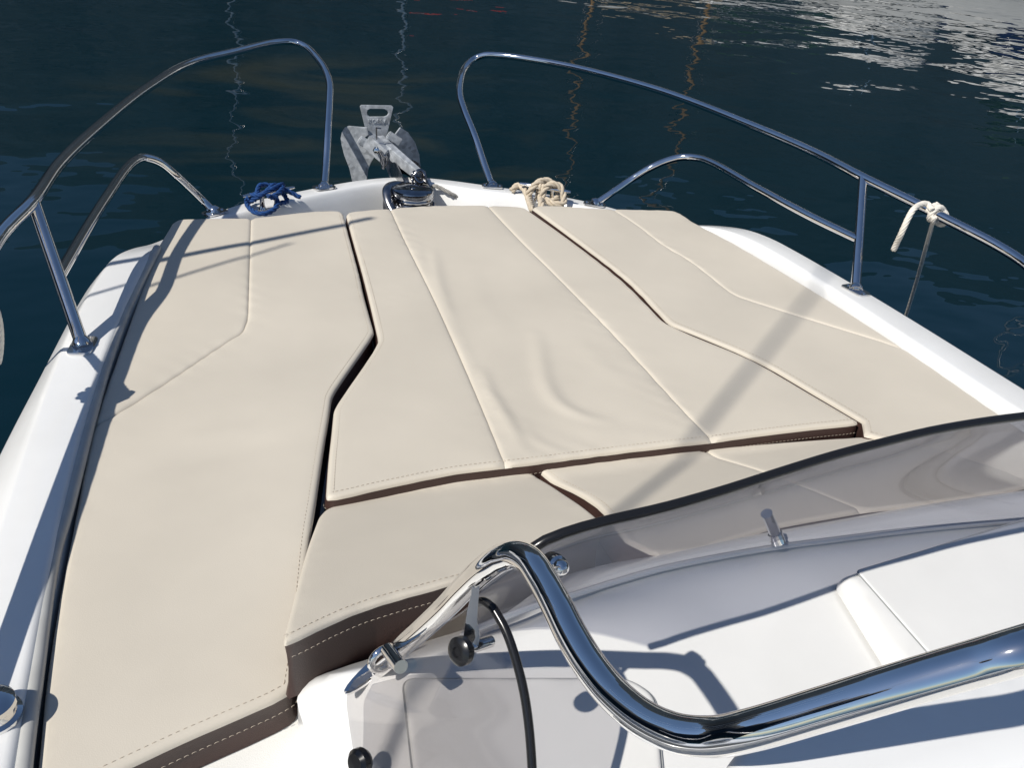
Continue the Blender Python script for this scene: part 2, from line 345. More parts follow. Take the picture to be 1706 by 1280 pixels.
sI = [(0.9019,2.5834,0.02),(0.9787,2.5016,0.02),(1.0143,2.3504,0.02),(1.0425,1.9873,0.02),(1.0286,1.7322,0.02),(1.0331,1.4874,0.02),(1.0266,1.2406,0.02),(1.0243,1.1971,0.02)]
sB = [(0.9829,2.7764,-0.03),(0.9888,2.6755,-0.03),(1.0251,2.4671,-0.03),(1.0612,2.0556,-0.03),(1.0732,1.7631,-0.03),(1.0752,1.5899,-0.03),(1.0646,1.2658,-0.03)]
def xat(pl, y, sgn):
    a = sorted((p[1], p[0]) for p in pl); ys = np.array([q[0] for q in a]); xs = np.array([q[1] for q in a])
    if y < ys[0]: return xs[0]+sgn*.02*min(1, (ys[0]-y))
    return float(np.interp(y, ys, xs))
bowE = [(-0.7507,2.9871,-0.06),(-0.6735,3.0644,-0.06),(-0.6138,3.1017,-0.06),(-0.4892,3.1734,-0.06),(-0.3546,3.246,-0.06),(-0.2578,3.2957,-0.06),(-0.1784,3.3333,-0.06),(-0.1067,3.3569,-0.06),(-0.0349,3.3732,-0.06),(0.0729,3.3762,-0.06),(0.1228,3.3537,-0.06),(0.1991,3.3259,-0.06),(0.2771,3.2861,-0.06),(0.3422,3.2394,-0.06),(0.4283,3.1956,-0.06),(0.5365,3.1353,-0.06),(0.6435,3.0681,-0.06),(0.7211,3.0036,-0.06),(0.7663,2.9355,-0.06),(0.8283,2.8468,-0.06)]
bowI = [(-0.7396,2.9327,-0.06),(-0.6792,2.972,-0.06),(-0.5946,3.011,-0.06),(-0.4989,3.0834,-0.06),(-0.4169,3.1275,-0.06),(-0.3327,3.1805,-0.06),(-0.2206,3.2417,-0.06),(-0.1141,3.2841,-0.06),(-0.0475,3.315,-0.06),(0.0585,3.3173,-0.06),(0.1087,3.299,-0.06),(0.1797,3.2563,-0.06),(0.2485,3.1912,-0.06),(0.3243,3.1602,-0.06),(0.3876,3.1374,-0.06),(0.4722,3.102,-0.06),(0.5452,3.0638,-0.06),(0.6566,2.9582,-0.06),(0.6973,2.899,-0.06),(0.7532,2.7994,-0.06)]
ST = []                                                   # (O, E, I, B)
ys = [-2.6, -1.2, 0, .5, .8, 1.1, 1.4, 1.65, 1.9, 2.1, 2.25, 2.38, 2.48, 2.56, 2.63, 2.70]
for y in ys:
    zt = ztop(y); k = max(0, min(1, (y-2.36)/.24))
    e = xat(pE, y, -1); i = xat(pI, y, -1); o = min(xat(pO, y, -1), e-.028); bb = max(xat(pB, y, -1), i+.010)
    ST.append(((o, y, zt-.055), (e, y, zt), (i, y, zt), (bb, y, zt-.05)))
nb_ = len(bowE)
for k in range(nb_):
    E_, I_ = np.array(bowE[k]), np.array(bowI[k]); out = E_-I_; out[2] = 0; out /= np.linalg.norm(out)
    c_ = np.array([0, 2.2, 0]); ra = E_-c_; ra[2] = 0; ra /= np.linalg.norm(ra)
    ST.append((tuple(E_+ra*.03-[0, 0, .055]), tuple(E_), tuple(I_), tuple(I_-ra*.02-[0, 0, .05])))
for y in ys[::-1]:
    zt = ztop(y)
    e = xat(sE, y, 1); i = xat(sI, y, 1); bb = min(xat(sB, y, 1), i-.015)
    ST.append(((e+.03, y, zt-.055), (e, y, zt), (i, y, zt), (bb, y, zt-.05)))
S4 = np.array(ST); nS = len(S4)
smc = S4.copy()
for it in range(2):
    smc[1:-1] = .25*smc[:-2]+.5*smc[1:-1]+.25*smc[2:]
S4 = smc
O_, E_, I_, B_ = (cat(S4[:, k], 4) for k in range(4))
def lerp(a, b, t): return a+(b-a)*t
def arcs(p, q, r, n=4, rad=.3, KR=.35):
    a = lerp(q, p, rad); c = lerp(q, r, rad*KR); return [(1-t)**2*a+2*t*(1-t)*q+t*t*c for t in np.linspace(0, 1, n)]
rows = []
dn_ = np.zeros_like(O_); dn_[:, 2] = -1
low = O_.copy(); cx = O_.copy(); low[:, 0] *= .97; low[:, 2] -= .12
wl = O_.copy(); wl[:, 0] *= .70; wl[:, 1] = np.where(O_[:, 1] > 1.2, 1.2+(O_[:, 1]-1.2)*.72, O_[:, 1]); wl[:, 2] = -.95-.17*np.clip(O_[:, 1], -1, 3)*.3
kl = wl.copy(); kl[:, 0] *= .3; kl[:, 2] = -1.75
mid = .5*(low+wl); mid[:, 0] *= 1.06
hullrows = [kl, wl, mid, low, O_+dn_*.03]
n = len(O_)
def loft(name, rows, m, parent, auto=None, label=None):
    V = np.concatenate(rows); n = len(rows[0]); F = [(k*n+i, k*n+i+1, (k+1)*n+i+1, (k+1)*n+i) for k in range(len(rows)-1) for i in range(n-1)]
    return pyd(name, V, F, m, parent, True, label, auto)
hull = loft('hull', hullrows, GEL, boat)
gr = [O_+dn_*.03]+arcs(O_+dn_*.03, O_, E_, 3, .4)+arcs(O_, E_, I_, 5, .2)
innerE = arcs(E_, I_, B_, 7, .16, 2.6)
inT = B_+dn_*.03
inB = B_.copy(); inB[:, 2] = np.where(B_[:, 1] > 2.62, -.24, -.12); inB[:, :2] = np.where((B_[:, 1] > 2.62)[:, None], lerp(B_, np.array([0, 2.5, 0]), .02)[:, :2], B_[:, :2])
gun = loft('gunwale', gr+innerE+[B_, inB], GEL, boat, auto=1.2)
tube('coaming_shade_strip', cat([(-0.8976,2.5279,0.004),(-0.9147,2.4349,0.004),(-0.9621,2.1637,0.004),(-0.9984,1.8757,0.004),(-1.0205,1.6213,0.004),(-1.0404,1.3314,0.004),(-1.052,1.2017,0.004),(-1.0516,0.9574,0.004),(-1.0502,0.8149,0.004)]+[(-1.035,.5,.006),(-1.03,0,.006)], 8), .0115, COAMSHADE, boat, seg=14)  # strip added to paint the shade on the port coaming's inner face
# deck under the pads, anchor locker floor, cockpit sole
dk = [(-1.04, .74), (-1.05, 1.9), (-.95, 2.5), (-.75, 2.84), (.62, 2.84), (.95, 2.45), (1.08, 1.9), (1.1, .5), (-.60, .5), (-.64, .78)]
def slab(name, pts, z0, z1, m, parent, bevel=.0, label=None):
    P3 = [(p[0], p[1], (z0+z1)/2) for p in pts]; return plate(name, P3, abs(z1-z0), m, parent, bevel=bevel, label=label)
slab('sunpad_base', dk, -.2, -.075, GELIN, boat)
slab('locker_floor', [(-.72, 2.82), (-.5, 3.03), (-.2, 3.14), (.05, 3.17), (.3, 3.12), (.55, 2.97), (.66, 2.82)], -.24, -.215, GEL, boat)
slab('cockpit_sole', [(-1.12, -2.6), (-1.12, .9), (1.12, .9), (1.12, -2.6)], -.62, -.56, NONSKID, boat)
slab('transom', [(-1.14, -2.66), (-1.14, -2.58), (1.14, -2.58), (1.14, -2.66)], -1.2, .02, GEL, boat)
for sx in (-1, 1):
    slab('cockpit_liner', [(sx*1.085, -2.6), (sx*1.085, .85), (sx*1.06, .85), (sx*1.06, -2.6)], -.6, -.1, GEL, boat)
# boarding step at the after end of the port pad
slab('side_step', [(-1.03, .56), (-1.03, .80), (-.655, .90), (-.655, .56)], -.2, -.072, NONSKID, boat, bevel=.008)
# ------------------------------------------------------------------ console
def frame_rot(): pass
ZD = .12
con = [(-.722, .858), (-.70, .68), (-.69, .35), (-.4, .25), (.9, .25), (1.0, .55), (.95, .96), (.5, .985), (0, .985), (-.27, .97), (-.40, .90), (-.52, .885)]
con = fillet(con, [.05, .06, .05, .1, .1, .1, .06, .1, .1, .06, .04, .06])
cz = lambda x, y: np.full_like(x, ZD)-.002
cons = panel('console', con, [False]*len(con), cz, GEL, boat, r=.13, grid=.015, puff=.0, chamfer=.85)
band('console_side', con[::-1], cz, .1105, -.70, GEL, cons, bulge=-.003)
# ------------------------------------------------------------------ sunpads
def ridge(lines):
    """relief of drawn-up wrinkles: (points, height, width)"""
    prep = []
    for pts, h, wd in lines:
        q = cat([(*p[:2], 0) for p in pts], 10)[:, :2]; prep.append((q, h, wd))
    def fn(V):
        z = np.zeros(len(V))
        for q, h, wd in prep:
            best = np.full(len(V), 9.); tt = np.zeros(len(V))
            for i in range(len(q)-1):
                a, b = q[i], q[i+1]; ab = b-a; t = np.clip(((V-a)@ab)/(ab@ab+1e-18), 0, 1); d = np.linalg.norm(V-a-t[:, None]*ab, axis=1)
                k = d < best; best[k] = d[k]; tt[k] = (i+t[k])/(len(q)-1)
            z += h*np.exp(-(best/wd)**2)*np.sin(np.pi*np.clip(tt*.94+.03, 0, 1))**.6
        return z
    return fn
def undul(amp, seed):
    r_ = np.random.default_rng(seed); K = [(r_.uniform(-1, 1, 2)*9, r_.uniform(0, 6.3), r_.uniform(.3, 1)) for _ in range(9)]
    return lambda V: amp*sum(a*np.sin(V@k+p) for k, p, a in K)/3
def add(*fs): return lambda V: sum(f(V) for f in fs)
def dens(pts, n=6): return [p[:2] for p in cat([(*q[:2], 0) for q in pts], n)]
flat = lambda x, y: np.zeros_like(x)
PR = .009
def pad(name, label, loc): return empty(name, loc, label, 'sunpad', 'vinyl sunpads on the foredeck')
def chain_panel(pieces):
    """pieces = list of (points, is_seam); last point of each piece is the first of the next"""
    poly, fl = [], []
    for pts, s in pieces:
        for i in range(len(pts)-1): poly.append(np.array(pts[i][:2])); fl.append(s)
    return poly, fl
# --- port pad
port = pad('sunpad', 'long cream sunpad along the port rail with one angled seam', (-.75, 1.7, -.075))
p_left = dens([(-1.037,0.7023,0),(-1.0355,0.8138,0),(-1.039,0.9576,0),(-1.0365,1.113,0),(-1.0297,1.28,0),(-1.0157,1.6042,0),(-0.9822,1.8917,0),(-0.9223,2.3685,0),(-0.9013,2.5337,0),(-0.8657,2.7029,0),(-0.8565,2.7498,0)], 4)
p_fl = dens([(-0.8565,2.7498,0),(-0.8349,2.7832,0),(-0.7775,2.7864,0),(-0.7047,2.7857,0),(-0.62,2.7783,0)], 4)
p_fr = dens([(-0.6144,2.7778,0),(-0.5271,2.799,0),(-0.4125,2.8248,0),(-0.3523,2.826,0),(-0.3234,2.8176,0),(-0.3155,2.793,0)], 4)
p_right = dens([(-0.3155,2.793,0),(-0.3355,2.5454,0),(-0.3581,2.2652,0),(-0.3697,2.1507,0),(-0.3852,1.9422,0)], 3)+dens([(-0.3884,1.919,0),(-0.409,1.876,0),(-0.5255,1.6613,0),(-0.5403,1.6274,0)], 3)+dens([(-0.5431,1.6176,0),(-0.5567,1.5605,0),(-0.5908,1.4223,0),(-0.6272,1.2681,0),(-0.6499,1.1742,0),(-0.6802,1.0233,0),(-0.7054,0.9048,0),(-0.7158,0.8626,0)], 3)
p_aft = dens([(-0.7158,0.8626,0),(-0.7226,0.8537,0),(-0.8679,0.8097,0),(-0.9391,0.7867,0),(-1.0304,0.7579,0)], 4)+[np.array((-1.037,0.7023,0)[:2])]
seam_p = dens([(-0.6163,2.7779,0),(-0.6346,2.5772,0),(-0.6635,2.2641,0),(-0.6809,2.0762,0)], 3)+dens([(-0.6864,2.035,0),(-0.7007,1.9799,0),(-0.7151,1.9561,0)], 3)+dens([(-0.7241,1.948,0),(-0.7796,1.8799,0),(-0.8873,1.7454,0),(-0.9788,1.6399,0),(-1.0157,1.6042,0)], 3)
# outer panel: seam side
iL = min(range(len(p_left)), key=lambda k: np.linalg.norm(p_left[k]-seam_p[-1]))
p_left[iL] = seam_p[-1]; p_fl[-1] = seam_p[0]; p_fr[0] = seam_p[0]
wr = ridge([([(-0.9089,1.4146,0),(-0.8238,1.4452,0),(-0.7453,1.4636,0),(-0.6614,1.4958,0)], -.004, .035), ([(-0.8549,1.5142,0),(-0.7641,1.5237,0),(-0.6933,1.5316,0)], .002, .02)])
polyA, flA = chain_panel([(p_left[iL:], False), (p_fl, False), (seam_p, True)])
panel('top_panel', polyA, flA, flat, VINYL, port, r=PR, relief=undul(.0016, 1))
polyB, flB = chain_panel([(p_left[:iL+1], False), (seam_p[::-1], True), (p_fr, False), (p_right, False), (p_aft, False)])
panel('top_panel', polyB, flB, flat, VINYL, port, r=PR, relief=add(wr, undul(.0016, 2)))
out_p = p_left[:-1]+p_fl[:-1]+p_fr[:-1]+p_right[:-1]+p_aft[:-1]
band('side_band', out_p, flat, PR+.002, -.07, BROWN, port)
stitches('stitching', [(*q, -.0008) for q in off2(resample(np.array(p_aft), .01), -.014)], THREAD, port)
stitches('stitching', [(*q, -.030) for q in off2(resample(np.array(p_aft), .01), .0052)], THREAD, port)
stitches('stitching', [(*q, -.0008) for q in off2(resample(np.array(p_right), .01), -.014)], THREAD, port)
# --- centre pad
cen = pad('sunpad', 'wide cream centre sunpad with two lengthwise seams and wrinkles', (0, 2, -.075))
CZ = lambda x, y: np.full_like(x, .004)
c_left = dens([(-0.3095,2.7693,0.004),(-0.3286,2.5343,0.004),(-0.3467,2.2981,0.004),(-0.3665,2.0754,0.004),(-0.3844,1.8937,0.004)], 3)+dens([(-0.3889,1.8649,0.004),(-0.415,1.8092,0.004),(-0.5319,1.5986,0.004),(-0.5447,1.5712,0.004)], 3)+dens([(-0.5475,1.5619,0.004),(-0.5649,1.4809,0.004),(-0.5855,1.3882,0.004),(-0.606,1.2854,0.004)], 3)
c_aL = dens([(-0.606,1.2854,0.004),(-0.6047,1.2722,0.004),(-0.4975,1.2836,0.004),(-0.3516,1.2987,0.004),(-0.2487,1.2968,0.004)], 4)
c_aM = dens([(-0.2487,1.2968,0.004),(-0.1848,1.2956,0.004),(-0.0418,1.2953,0.004),(0.0978,1.2928,0.004),(0.227,1.2889,0.004)], 4)
c_aR = dens([(0.227,1.2889,0.004),(0.3371,1.2901,0.004),(0.4832,1.2874,0.004),(0.6044,1.2832,0.004),(0.6154,1.2862,0.004)], 4)
c_right = dens([(0.6154,1.2862,0.004),(0.5803,1.419,0.004),(0.5298,1.5993,0.004),(0.4387,1.7632,0.004),(0.4125,1.8165,0.004)], 3)+dens([(0.4062,1.8324,0.004),(0.4035,1.8554,0.004),(0.412,2.1092,0.004),(0.3819,2.4645,0.004),(0.3431,2.7584,0.004)], 3)
c_fR = dens([(0.3431,2.7584,0.004),(0.3322,2.7915,0.004),(0.2883,2.8112,0.004),(0.2066,2.8272,0.004)], 4); c_fM = dens([(0.2066,2.8272,0.004),(0.0489,2.8391,0.004),(-0.0612,2.8348,0.004),(-0.1491,2.8228,0.004)], 4); c_fL = dens([(-0.1491,2.8228,0.004),(-0.2132,2.8155,0.004),(-0.2773,2.8024,0.004),(-0.2994,2.7922,0.004),(-0.3095,2.7693,0.004)], 4)
c_s1 = dens([(-0.1491,2.8228,0.004),(-0.1678,2.5173,0.004),(-0.1896,2.0608,0.004),(-0.2256,1.56,0.004),(-0.2487,1.2968,0.004)], 5); c_s2 = dens([(0.2066,2.8272,0.004),(0.2095,2.4773,0.004),(0.2182,2.2259,0.004),(0.2265,1.7893,0.004),(0.2236,1.3909,0.004),(0.227,1.2889,0.004)], 5)
wrk = ridge([([(-0.1016,2.4185,0),(-0.1349,2.258,0),(-0.1654,2.0737,0),(-0.181,1.934,0)], .0042, .018), ([(-0.1877,1.9104,0),(-0.2075,1.7651,0),(-0.2119,1.6696,0)], .003, .02), ([(-0.1792,1.6694,0),(-0.1936,1.5875,0),(-0.1945,1.4984,0),(-0.1938,1.42,0),(-0.198,1.3476,0)], .0058, .017),
             ([(0.0175,1.8249,0),(-0.0251,1.6834,0),(-0.0549,1.5666,0),(-0.0551,1.4914,0),(-0.0249,1.4343,0),(0.0211,1.4002,0)], .0052, .021), ([(-0.1368,2.5244,0),(-0.1657,2.3302,0),(-0.1798,2.1359,0)], .0022, .022), ([(-0.0792,1.4353,0),(-0.0083,1.3676,0),(0.0904,1.3329,0)], .002, .03),
             ([(-0.3103,1.7524,0),(-0.2906,1.6333,0),(-0.2864,1.4772,0),(-0.2944,1.3637,0)], .0016, .03), ([(0.1224,1.8075,0),(0.118,1.6454,0),(0.1553,1.5211,0)], .0012, .03), ([(-0.1578,1.4512,0),(-0.1607,1.369,0),(-0.127,1.3171,0)], .0014, .015), ([(-0.0208,2.3123,0),(-0.0625,2.0586,0),(-0.0668,1.8389,0)], .0013, .035)])
polyA, flA = chain_panel([(c_left, False), (c_aL, False), (c_s1[::-1], True), (c_fL, False)])
panel('top_panel', polyA, flA, CZ, VINYL, cen, r=PR, relief=add(undul(.0015, 3), ridge([([(-0.3499,2.093,0),(-0.2889,2.1075,0),(-0.2288,2.1469,0)], .0025, .012)])))
polyB, flB = chain_panel([(c_s1, True), (c_aM, False), (c_s2[::-1], True), (c_fM, False)])
panel('top_panel', polyB, flB, CZ, VINYL, cen, r=PR, grid=.0085, relief=add(wrk, undul(.0016, 4)))
polyC, flC = chain_panel([(c_s2, True), (c_aR, False), (c_right, False), (c_fR, False)])
panel('top_panel', polyC, flC, CZ, VINYL, cen, r=PR, relief=undul(.0012, 5))
out_c = c_left[:-1]+c_aL[:-1]+c_aM[:-1]+c_aR[:-1]+c_right[:-1]+c_fR[:-1]+c_fM[:-1]+c_fL[:-1]
band('side_band', out_c, CZ, PR+.002, -.07, BROWN, cen)
aftl = np.array(c_aL+c_aM[1:]+c_aR[1:])
stitches('stitching', [(*q, .0032) for q in off2(resample(aftl, .01), .014)], THREAD, cen)
stitches('stitching', [(*q, -.024) for q in off2(resample(aftl, .01), -.0052)], THREAD, cen)
stitches('stitching', [(*q, .0032) for q in off2(resample(np.array(c_left), .01), .014)], THREAD, cen)
stitches('stitching', [(*q, .0032) for q in off2(resample(np.array(c_right), .01), .014)], THREAD, cen)
# --- starboard pad
stb = pad('sunpad', 'cream sunpad along the starboard coaming under soft shadow bands', (.8, 1.9, -.075))
s_left = dens([(0.3707,2.8,0),(0.4057,2.4834,0),(0.4344,2.1289,0),(0.4206,1.8647,0),(0.4232,1.8416,0),(0.428,1.8296,0)], 3)+dens([(0.4585,1.7768,0),(0.5488,1.6098,0),(0.5989,1.4279,0),(0.6333,1.2915,0)], 3)+dens([(0.5996,1.242,0),(0.6568,1.1931,0),(0.7082,1.1366,0)], 3)
s_aft = dens([(0.7082,1.1366,0),(0.8232,1.0118,0),(1.0007,0.8667,0)], 3)
s_right = dens([(1.0007,0.8667,0),(1.006,1.2244,0),(1.0157,1.5376,0),(1.0134,1.705,0),(1.0013,1.9874,0),(0.9656,2.3846,0),(0.9303,2.5856,0),(0.9278,2.6892,0)], 4)
s_fR = dens([(0.9278,2.6892,0),(0.9085,2.7242,0),(0.8155,2.7417,0),(0.6779,2.7627,0)], 3); s_fL = dens([(0.6779,2.7627,0),(0.6095,2.7748,0),(0.4889,2.8108,0),(0.4008,2.8175,0),(0.3707,2.8,0)], 3)
s_s = dens([(0.6779,2.7627,0),(0.6948,2.6011,0),(0.6976,2.3969,0),(0.7201,2.2561,0),(0.7184,2.0314,0)], 3)+dens([(0.7188,2.0047,0),(0.7284,1.9728,0),(0.748,1.9442,0)], 3)+dens([(0.7545,1.9347,0),(0.806,1.8645,0),(0.9101,1.7294,0),(1.0148,1.5952,0)], 3)
iR = min(range(len(s_right)), key=lambda k: np.linalg.norm(s_right[k]-s_s[-1])); s_s[-1] = s_right[iR]
polyA, flA = chain_panel([(s_left, False), (s_aft, False), (s_right[:iR+1], False), (s_s[::-1], True), (s_fL, False)])
panel('top_panel', polyA, flA, flat, VINYL, stb, r=PR, relief=undul(.0012, 6))
polyB, flB = chain_panel([(s_right[iR:], False), (s_fR, False), (s_s, True)])
panel('top_panel', polyB, flB, flat, VINYL, stb, r=PR, relief=undul(.0012, 7))
out_s = s_left[:-1]+s_aft[:-1]+s_right[:-1]+s_fR[:-1]+s_fL[:-1]
band('side_band', out_s, flat, PR+.002, -.07, BROWN, stb)
stitches('stitching', [(*q, -.0008) for q in off2(resample(np.array(s_left), .01), .014)], THREAD, stb)
# --- after pads, rising towards the console
def after_pad(label, loc, poly, zf, aft_i, seamline=None, seed=8, bot=.075):
    r_ = pad('sunpad', label, loc)
    if seamline is None: panel('top_panel', poly, [False]*len(poly), zf, VINYL, r_, r=PR, relief=undul(.0012, seed))
    band('side_band', poly, zf, PR+.002, -bot, BROWN, r_)
    return r_
apz = lambda x, y: -.022+.125*np.clip((1.28-y)/.39, 0, 1.3)
ap_c = [(-0.6061,1.2737,-0.022),(-0.4349,1.299,-0.022),(-0.3019,1.3096,-0.022),(-0.1973,1.3002,-0.022),(-0.1848,1.288,-0.022),(-0.1675,1.1512,-0.005),(-0.1634,1.0113,0.03),(-0.2742,0.9752,0.072),(-0.376,0.932,0.1),(-0.4853,0.91,0.1),(-0.5684,0.8951,0.1),(-0.6185,0.8822,0.1),(-0.6637,0.8623,0.1),(-0.7072,0.8381,0.1),(-0.7285,0.8298,0.1),(-0.7279,0.843,0.096),(-0.7147,0.8993,0.083),(-0.6658,1.1045,0.02),(-0.6263,1.2393,-0.015)]
ap_f = fillet(ap_c, [.02, .1, .1, .0, .02, .05, .03, .05, .05, .05, .05, .05, .05, .03, .012, .01, .05, .05, .02])
ap = after_pad('grey-cream raised sunpad with thick brown front edge beside the port pad', (-.45, 1.1, -.07), ap_f, apz, None, bot=.112)
aftp = np.array(xy(cat([(-0.2742,0.9752,0.072),(-0.376,0.932,0.1),(-0.4853,0.91,0.1),(-0.5684,0.8951,0.1),(-0.6185,0.8822,0.1),(-0.6637,0.8623,0.1),(-0.7072,0.8381,0.1),(-0.7254,0.83,0.1)], 6)))
stitches('stitching', [(*q, float(apz(q[0], q[1]))-.0006) for q in off2(resample(aftp, .01), -.014)], THREAD, ap)
stitches('stitching', [(*q, float(apz(q[0], q[1]))-.030) for q in off2(resample(aftp, .01), .0050)], THREAD, ap)
apz2 = lambda x, y: -.020+.112*np.clip((1.26-y)/.36, 0, 1.3)
as_pL = dens([(-0.1756,1.3129,-0.02),(-0.1626,1.3122,-0.02),(0.0365,1.3046,-0.02),(0.2107,1.2952,-0.02)], 3); as_pR = dens([(0.2107,1.2952,-0.02),(0.4015,1.2813,-0.02),(0.5935,1.2612,-0.02),(0.6108,1.255,-0.02)], 3)
as_r = dens([(0.6108,1.255,-0.02),(0.6802,1.1763,-0.01),(0.7121,1.0166,0.03),(0.7069,0.9035,0.06)], 3)
as_aR = dens([(0.7069,0.9035,0.06),(0.5075,0.9016,0.09),(0.3012,0.9215,0.09)], 3); as_aL = dens([(0.3012,0.9215,0.09),(0.1068,0.9204,0.09),(-0.1247,0.8928,0.09),(-0.1557,0.962,0.05)], 3)
as_l = dens([(-0.1557,0.962,0.05),(-0.1327,1.1166,0.01),(-0.1532,1.2325,-0.012),(-0.1745,1.302,-0.02),(-0.1756,1.3129,-0.02)], 3)
as_s = dens([(0.2107,1.2952,-0.02),(0.2668,1.1291,0.015),(0.3012,0.9215,0.09)], 4)
asp = pad('sunpad', 'raised cream sunpad behind the tinted windshield with a diagonal seam', (.25, 1.1, -.07))
A_, fa = chain_panel([(as_pL, False), (as_s, True), (as_aL, False), (as_l, False)]); panel('top_panel', A_, fa, apz2, VINYL, asp, r=PR, relief=undul(.0012, 9))
A_, fa = chain_panel([(as_pR, False), (as_r, False), (as_aR, False), (as_s[::-1], True)]); panel('top_panel', A_, fa, apz2, VINYL, asp, r=PR, relief=undul(.0012, 10))
o_ = as_pL[:-1]+as_pR[:-1]+as_r[:-1]+as_aR[:-1]+as_aL[:-1]+as_l[:-1]
band('side_band', o_[::-1], apz2, PR+.002, -.08, BROWN, asp)
stitches('stitching', [(*q, float(apz2(q[0], q[1]))-.0006) for q in off2(resample(np.array(as_l), .01), -.014)], THREAD, asp)
# ------------------------------------------------------------------ rails
RT = .0148
def base_plate(parent, c, ang, lean=(0, 0, 1), sx=.085, sy=.05):
    """rounded foot plate with collar and two screws"""
    ca, sa = math.cos(ang), math.sin(ang); pts = []
    for k in range(24):
        a = 2*math.pi*k/24; x = sx/2*math.copysign(abs(math.cos(a))**.45, math.cos(a)); y = sy/2*math.copysign(abs(math.sin(a))**.45, math.sin(a)); pts.append((c[0]+x*ca-y*sa, c[1]+x*sa+y*ca, c[2]+.003))
    o = plate('base_plate', pts, .006, STEELDK, parent, bevel=.0015)
    L = Vector(lean).normalized(); lathe('collar', [(RT*1.25, 0), (RT*1.25, .016), (RT*1.02, .02)], Vector(c)+Vector((0, 0, .004)), CHROME, o, axis=L)
    for s in (-1, 1):
        q = (c[0]+s*sx*.38*ca, c[1]+s*sx*.38*sa, c[2]+.006); lathe('screw', [(.0055, 0), (.0055, .0012), (.003, .003), (.0005, .0034)], q, CHROME, o, seg=10)
    return o
def rail(top, mid, st, feet_ang):
    r_ = tube('bow_rail', cat(top, 8), RT, CHROME, boat, seg=20)
    tube('mid_rail', cat(mid, 8), RT*.92, CHROME, r_, seg=20); tube('stanchion', cat(st, 6), RT, CHROME, r_, seg=20)
    for p, q, a in ((top[0], top[1], feet_ang[0]), (mid[0], mid[1], feet_ang[1]), (st[0], st[1], feet_ang[2])):
        # plates lie flat on the gunwale
        o = base_plate_at(r_, p, q, a)
    return r_
def base_plate_at(r_, p, q, a):
    L = Vector(q)-Vector(p); ca, sa = math.cos(a), math.sin(a); pts = []
    for k in range(24):
        t = 2*math.pi*k/24; x = .043*math.copysign(abs(math.cos(t))**.4, math.cos(t)); y = .026*math.copysign(abs(math.sin(t))**.4, math.sin(t)); pts.append((p[0]+x*ca-y*sa, p[1]+x*sa+y*ca, p[2]+.003))
    parts = []
    o = plate('base_plate', pts, .006, CHROME, r_, bevel=.0015)
    v, f = lathe_vf([(RT*1.5, 0), (RT*1.45, .006), (RT*1.2, .014), (RT*1.01, .018)], Vector(p)+Vector((0, 0, .004)), L)
    parts.append((v, f))
    for s in (-1, 1):
        parts.append(lathe_vf([(.0055, 0), (.0055, .0012), (.003, .003), (.0005, .0034)], (p[0]+s*.031*ca, p[1]+s*.031*sa, p[2]+.006), seg=10))
    v, f = merge(parts); pyd('collar', v, f, CHROME, r_, True, auto=.8)
    return o
pt = [(-0.3128,3.2379,-0.057),(-0.2889,3.3414,0),(-0.2637,3.4466,0.1),(-0.2292,3.6105,0.19),(-0.2143,3.7005,0.23),(-0.2143,3.8239,0.265),(-0.2308,3.9468,0.29),(-0.2607,4.0794,0.31),(-0.3025,4.1149,0.32),(-0.3793,4.0695,0.325),(-0.5507,3.8437,0.325),(-0.7426,3.5852,0.322),(-0.8869,3.2059,0.315),(-1.0129,2.747,0.305),(-1.094,2.3934,0.295),(-1.1293,2.1343,0.285),(-1.1743,1.9532,0.272)]+[(-1.195,1.70,.250),(-1.205,1.25,.195),(-1.185,.95,.13),(-1.155,.74,.06),(-1.14,.66,.018)]
pm = [(-0.7212,2.9883,-0.057),(-0.7562,3.0071,-0.02),(-0.8011,2.9861,0.04),(-0.8377,2.9578,0.09),(-0.8736,2.9443,0.13),(-0.9035,2.9266,0.15),(-0.9235,2.9094,0.158),(-0.9448,2.8638,0.162),(-0.968,2.7774,0.162),(-1.0083,2.5512,0.158),(-1.0483,2.3162,0.15)]
ps = [(-1.0508,1.9095,0.02),(-1.1293,2.1343,0.285)]
pm = pm+[tuple(np.array(ps[0])*.52+np.array(ps[1])*.48)]
st_ = [(0.3568,3.2137,-0.057),(0.353,3.3197,0),(0.3409,3.4434,0.09),(0.3334,3.5927,0.165),(0.3414,3.682,0.2),(0.389,3.8338,0.24),(0.4489,3.9645,0.265),(0.5056,4.0227,0.29),(0.5463,4.0073,0.31),(0.601,3.9615,0.32),(0.7143,3.8672,0.325),(0.8776,3.6867,0.325),(1.0795,3.2639,0.322),(1.1921,2.7955,0.31),(1.2523,2.4625,0.297),(1.2652,2.1928,0.285),(1.3388,1.9037,0.252),(1.4,1.6352,0.212)]+[(1.17,1.1,.15),(1.165,.85,.09),(1.15,.7,.018)]
sm_ = [(0.7018,2.9674,-0.057),(0.7735,2.9683,-0.01),(0.8595,2.9739,0.045),(0.9178,2.9496,0.095),(0.9709,2.935,0.125),(1.022,2.9137,0.145),(1.062,2.8701,0.155),(1.0797,2.7889,0.16),(1.0974,2.5056,0.153),(1.1281,2.2281,0.1445)]
ss_ = [(1.1016,1.9107,0.02),(1.2652,2.1928,0.285)]
sm_ = sm_+[tuple(np.array(ss_[0])*.565+np.array(ss_[1])*.435)]
R_p = rail(pt, pm, ps, (R(20), R(38), R(80))); R_s = rail(st_, sm_, ss_, (R(-16), R(-35), R(-82)))
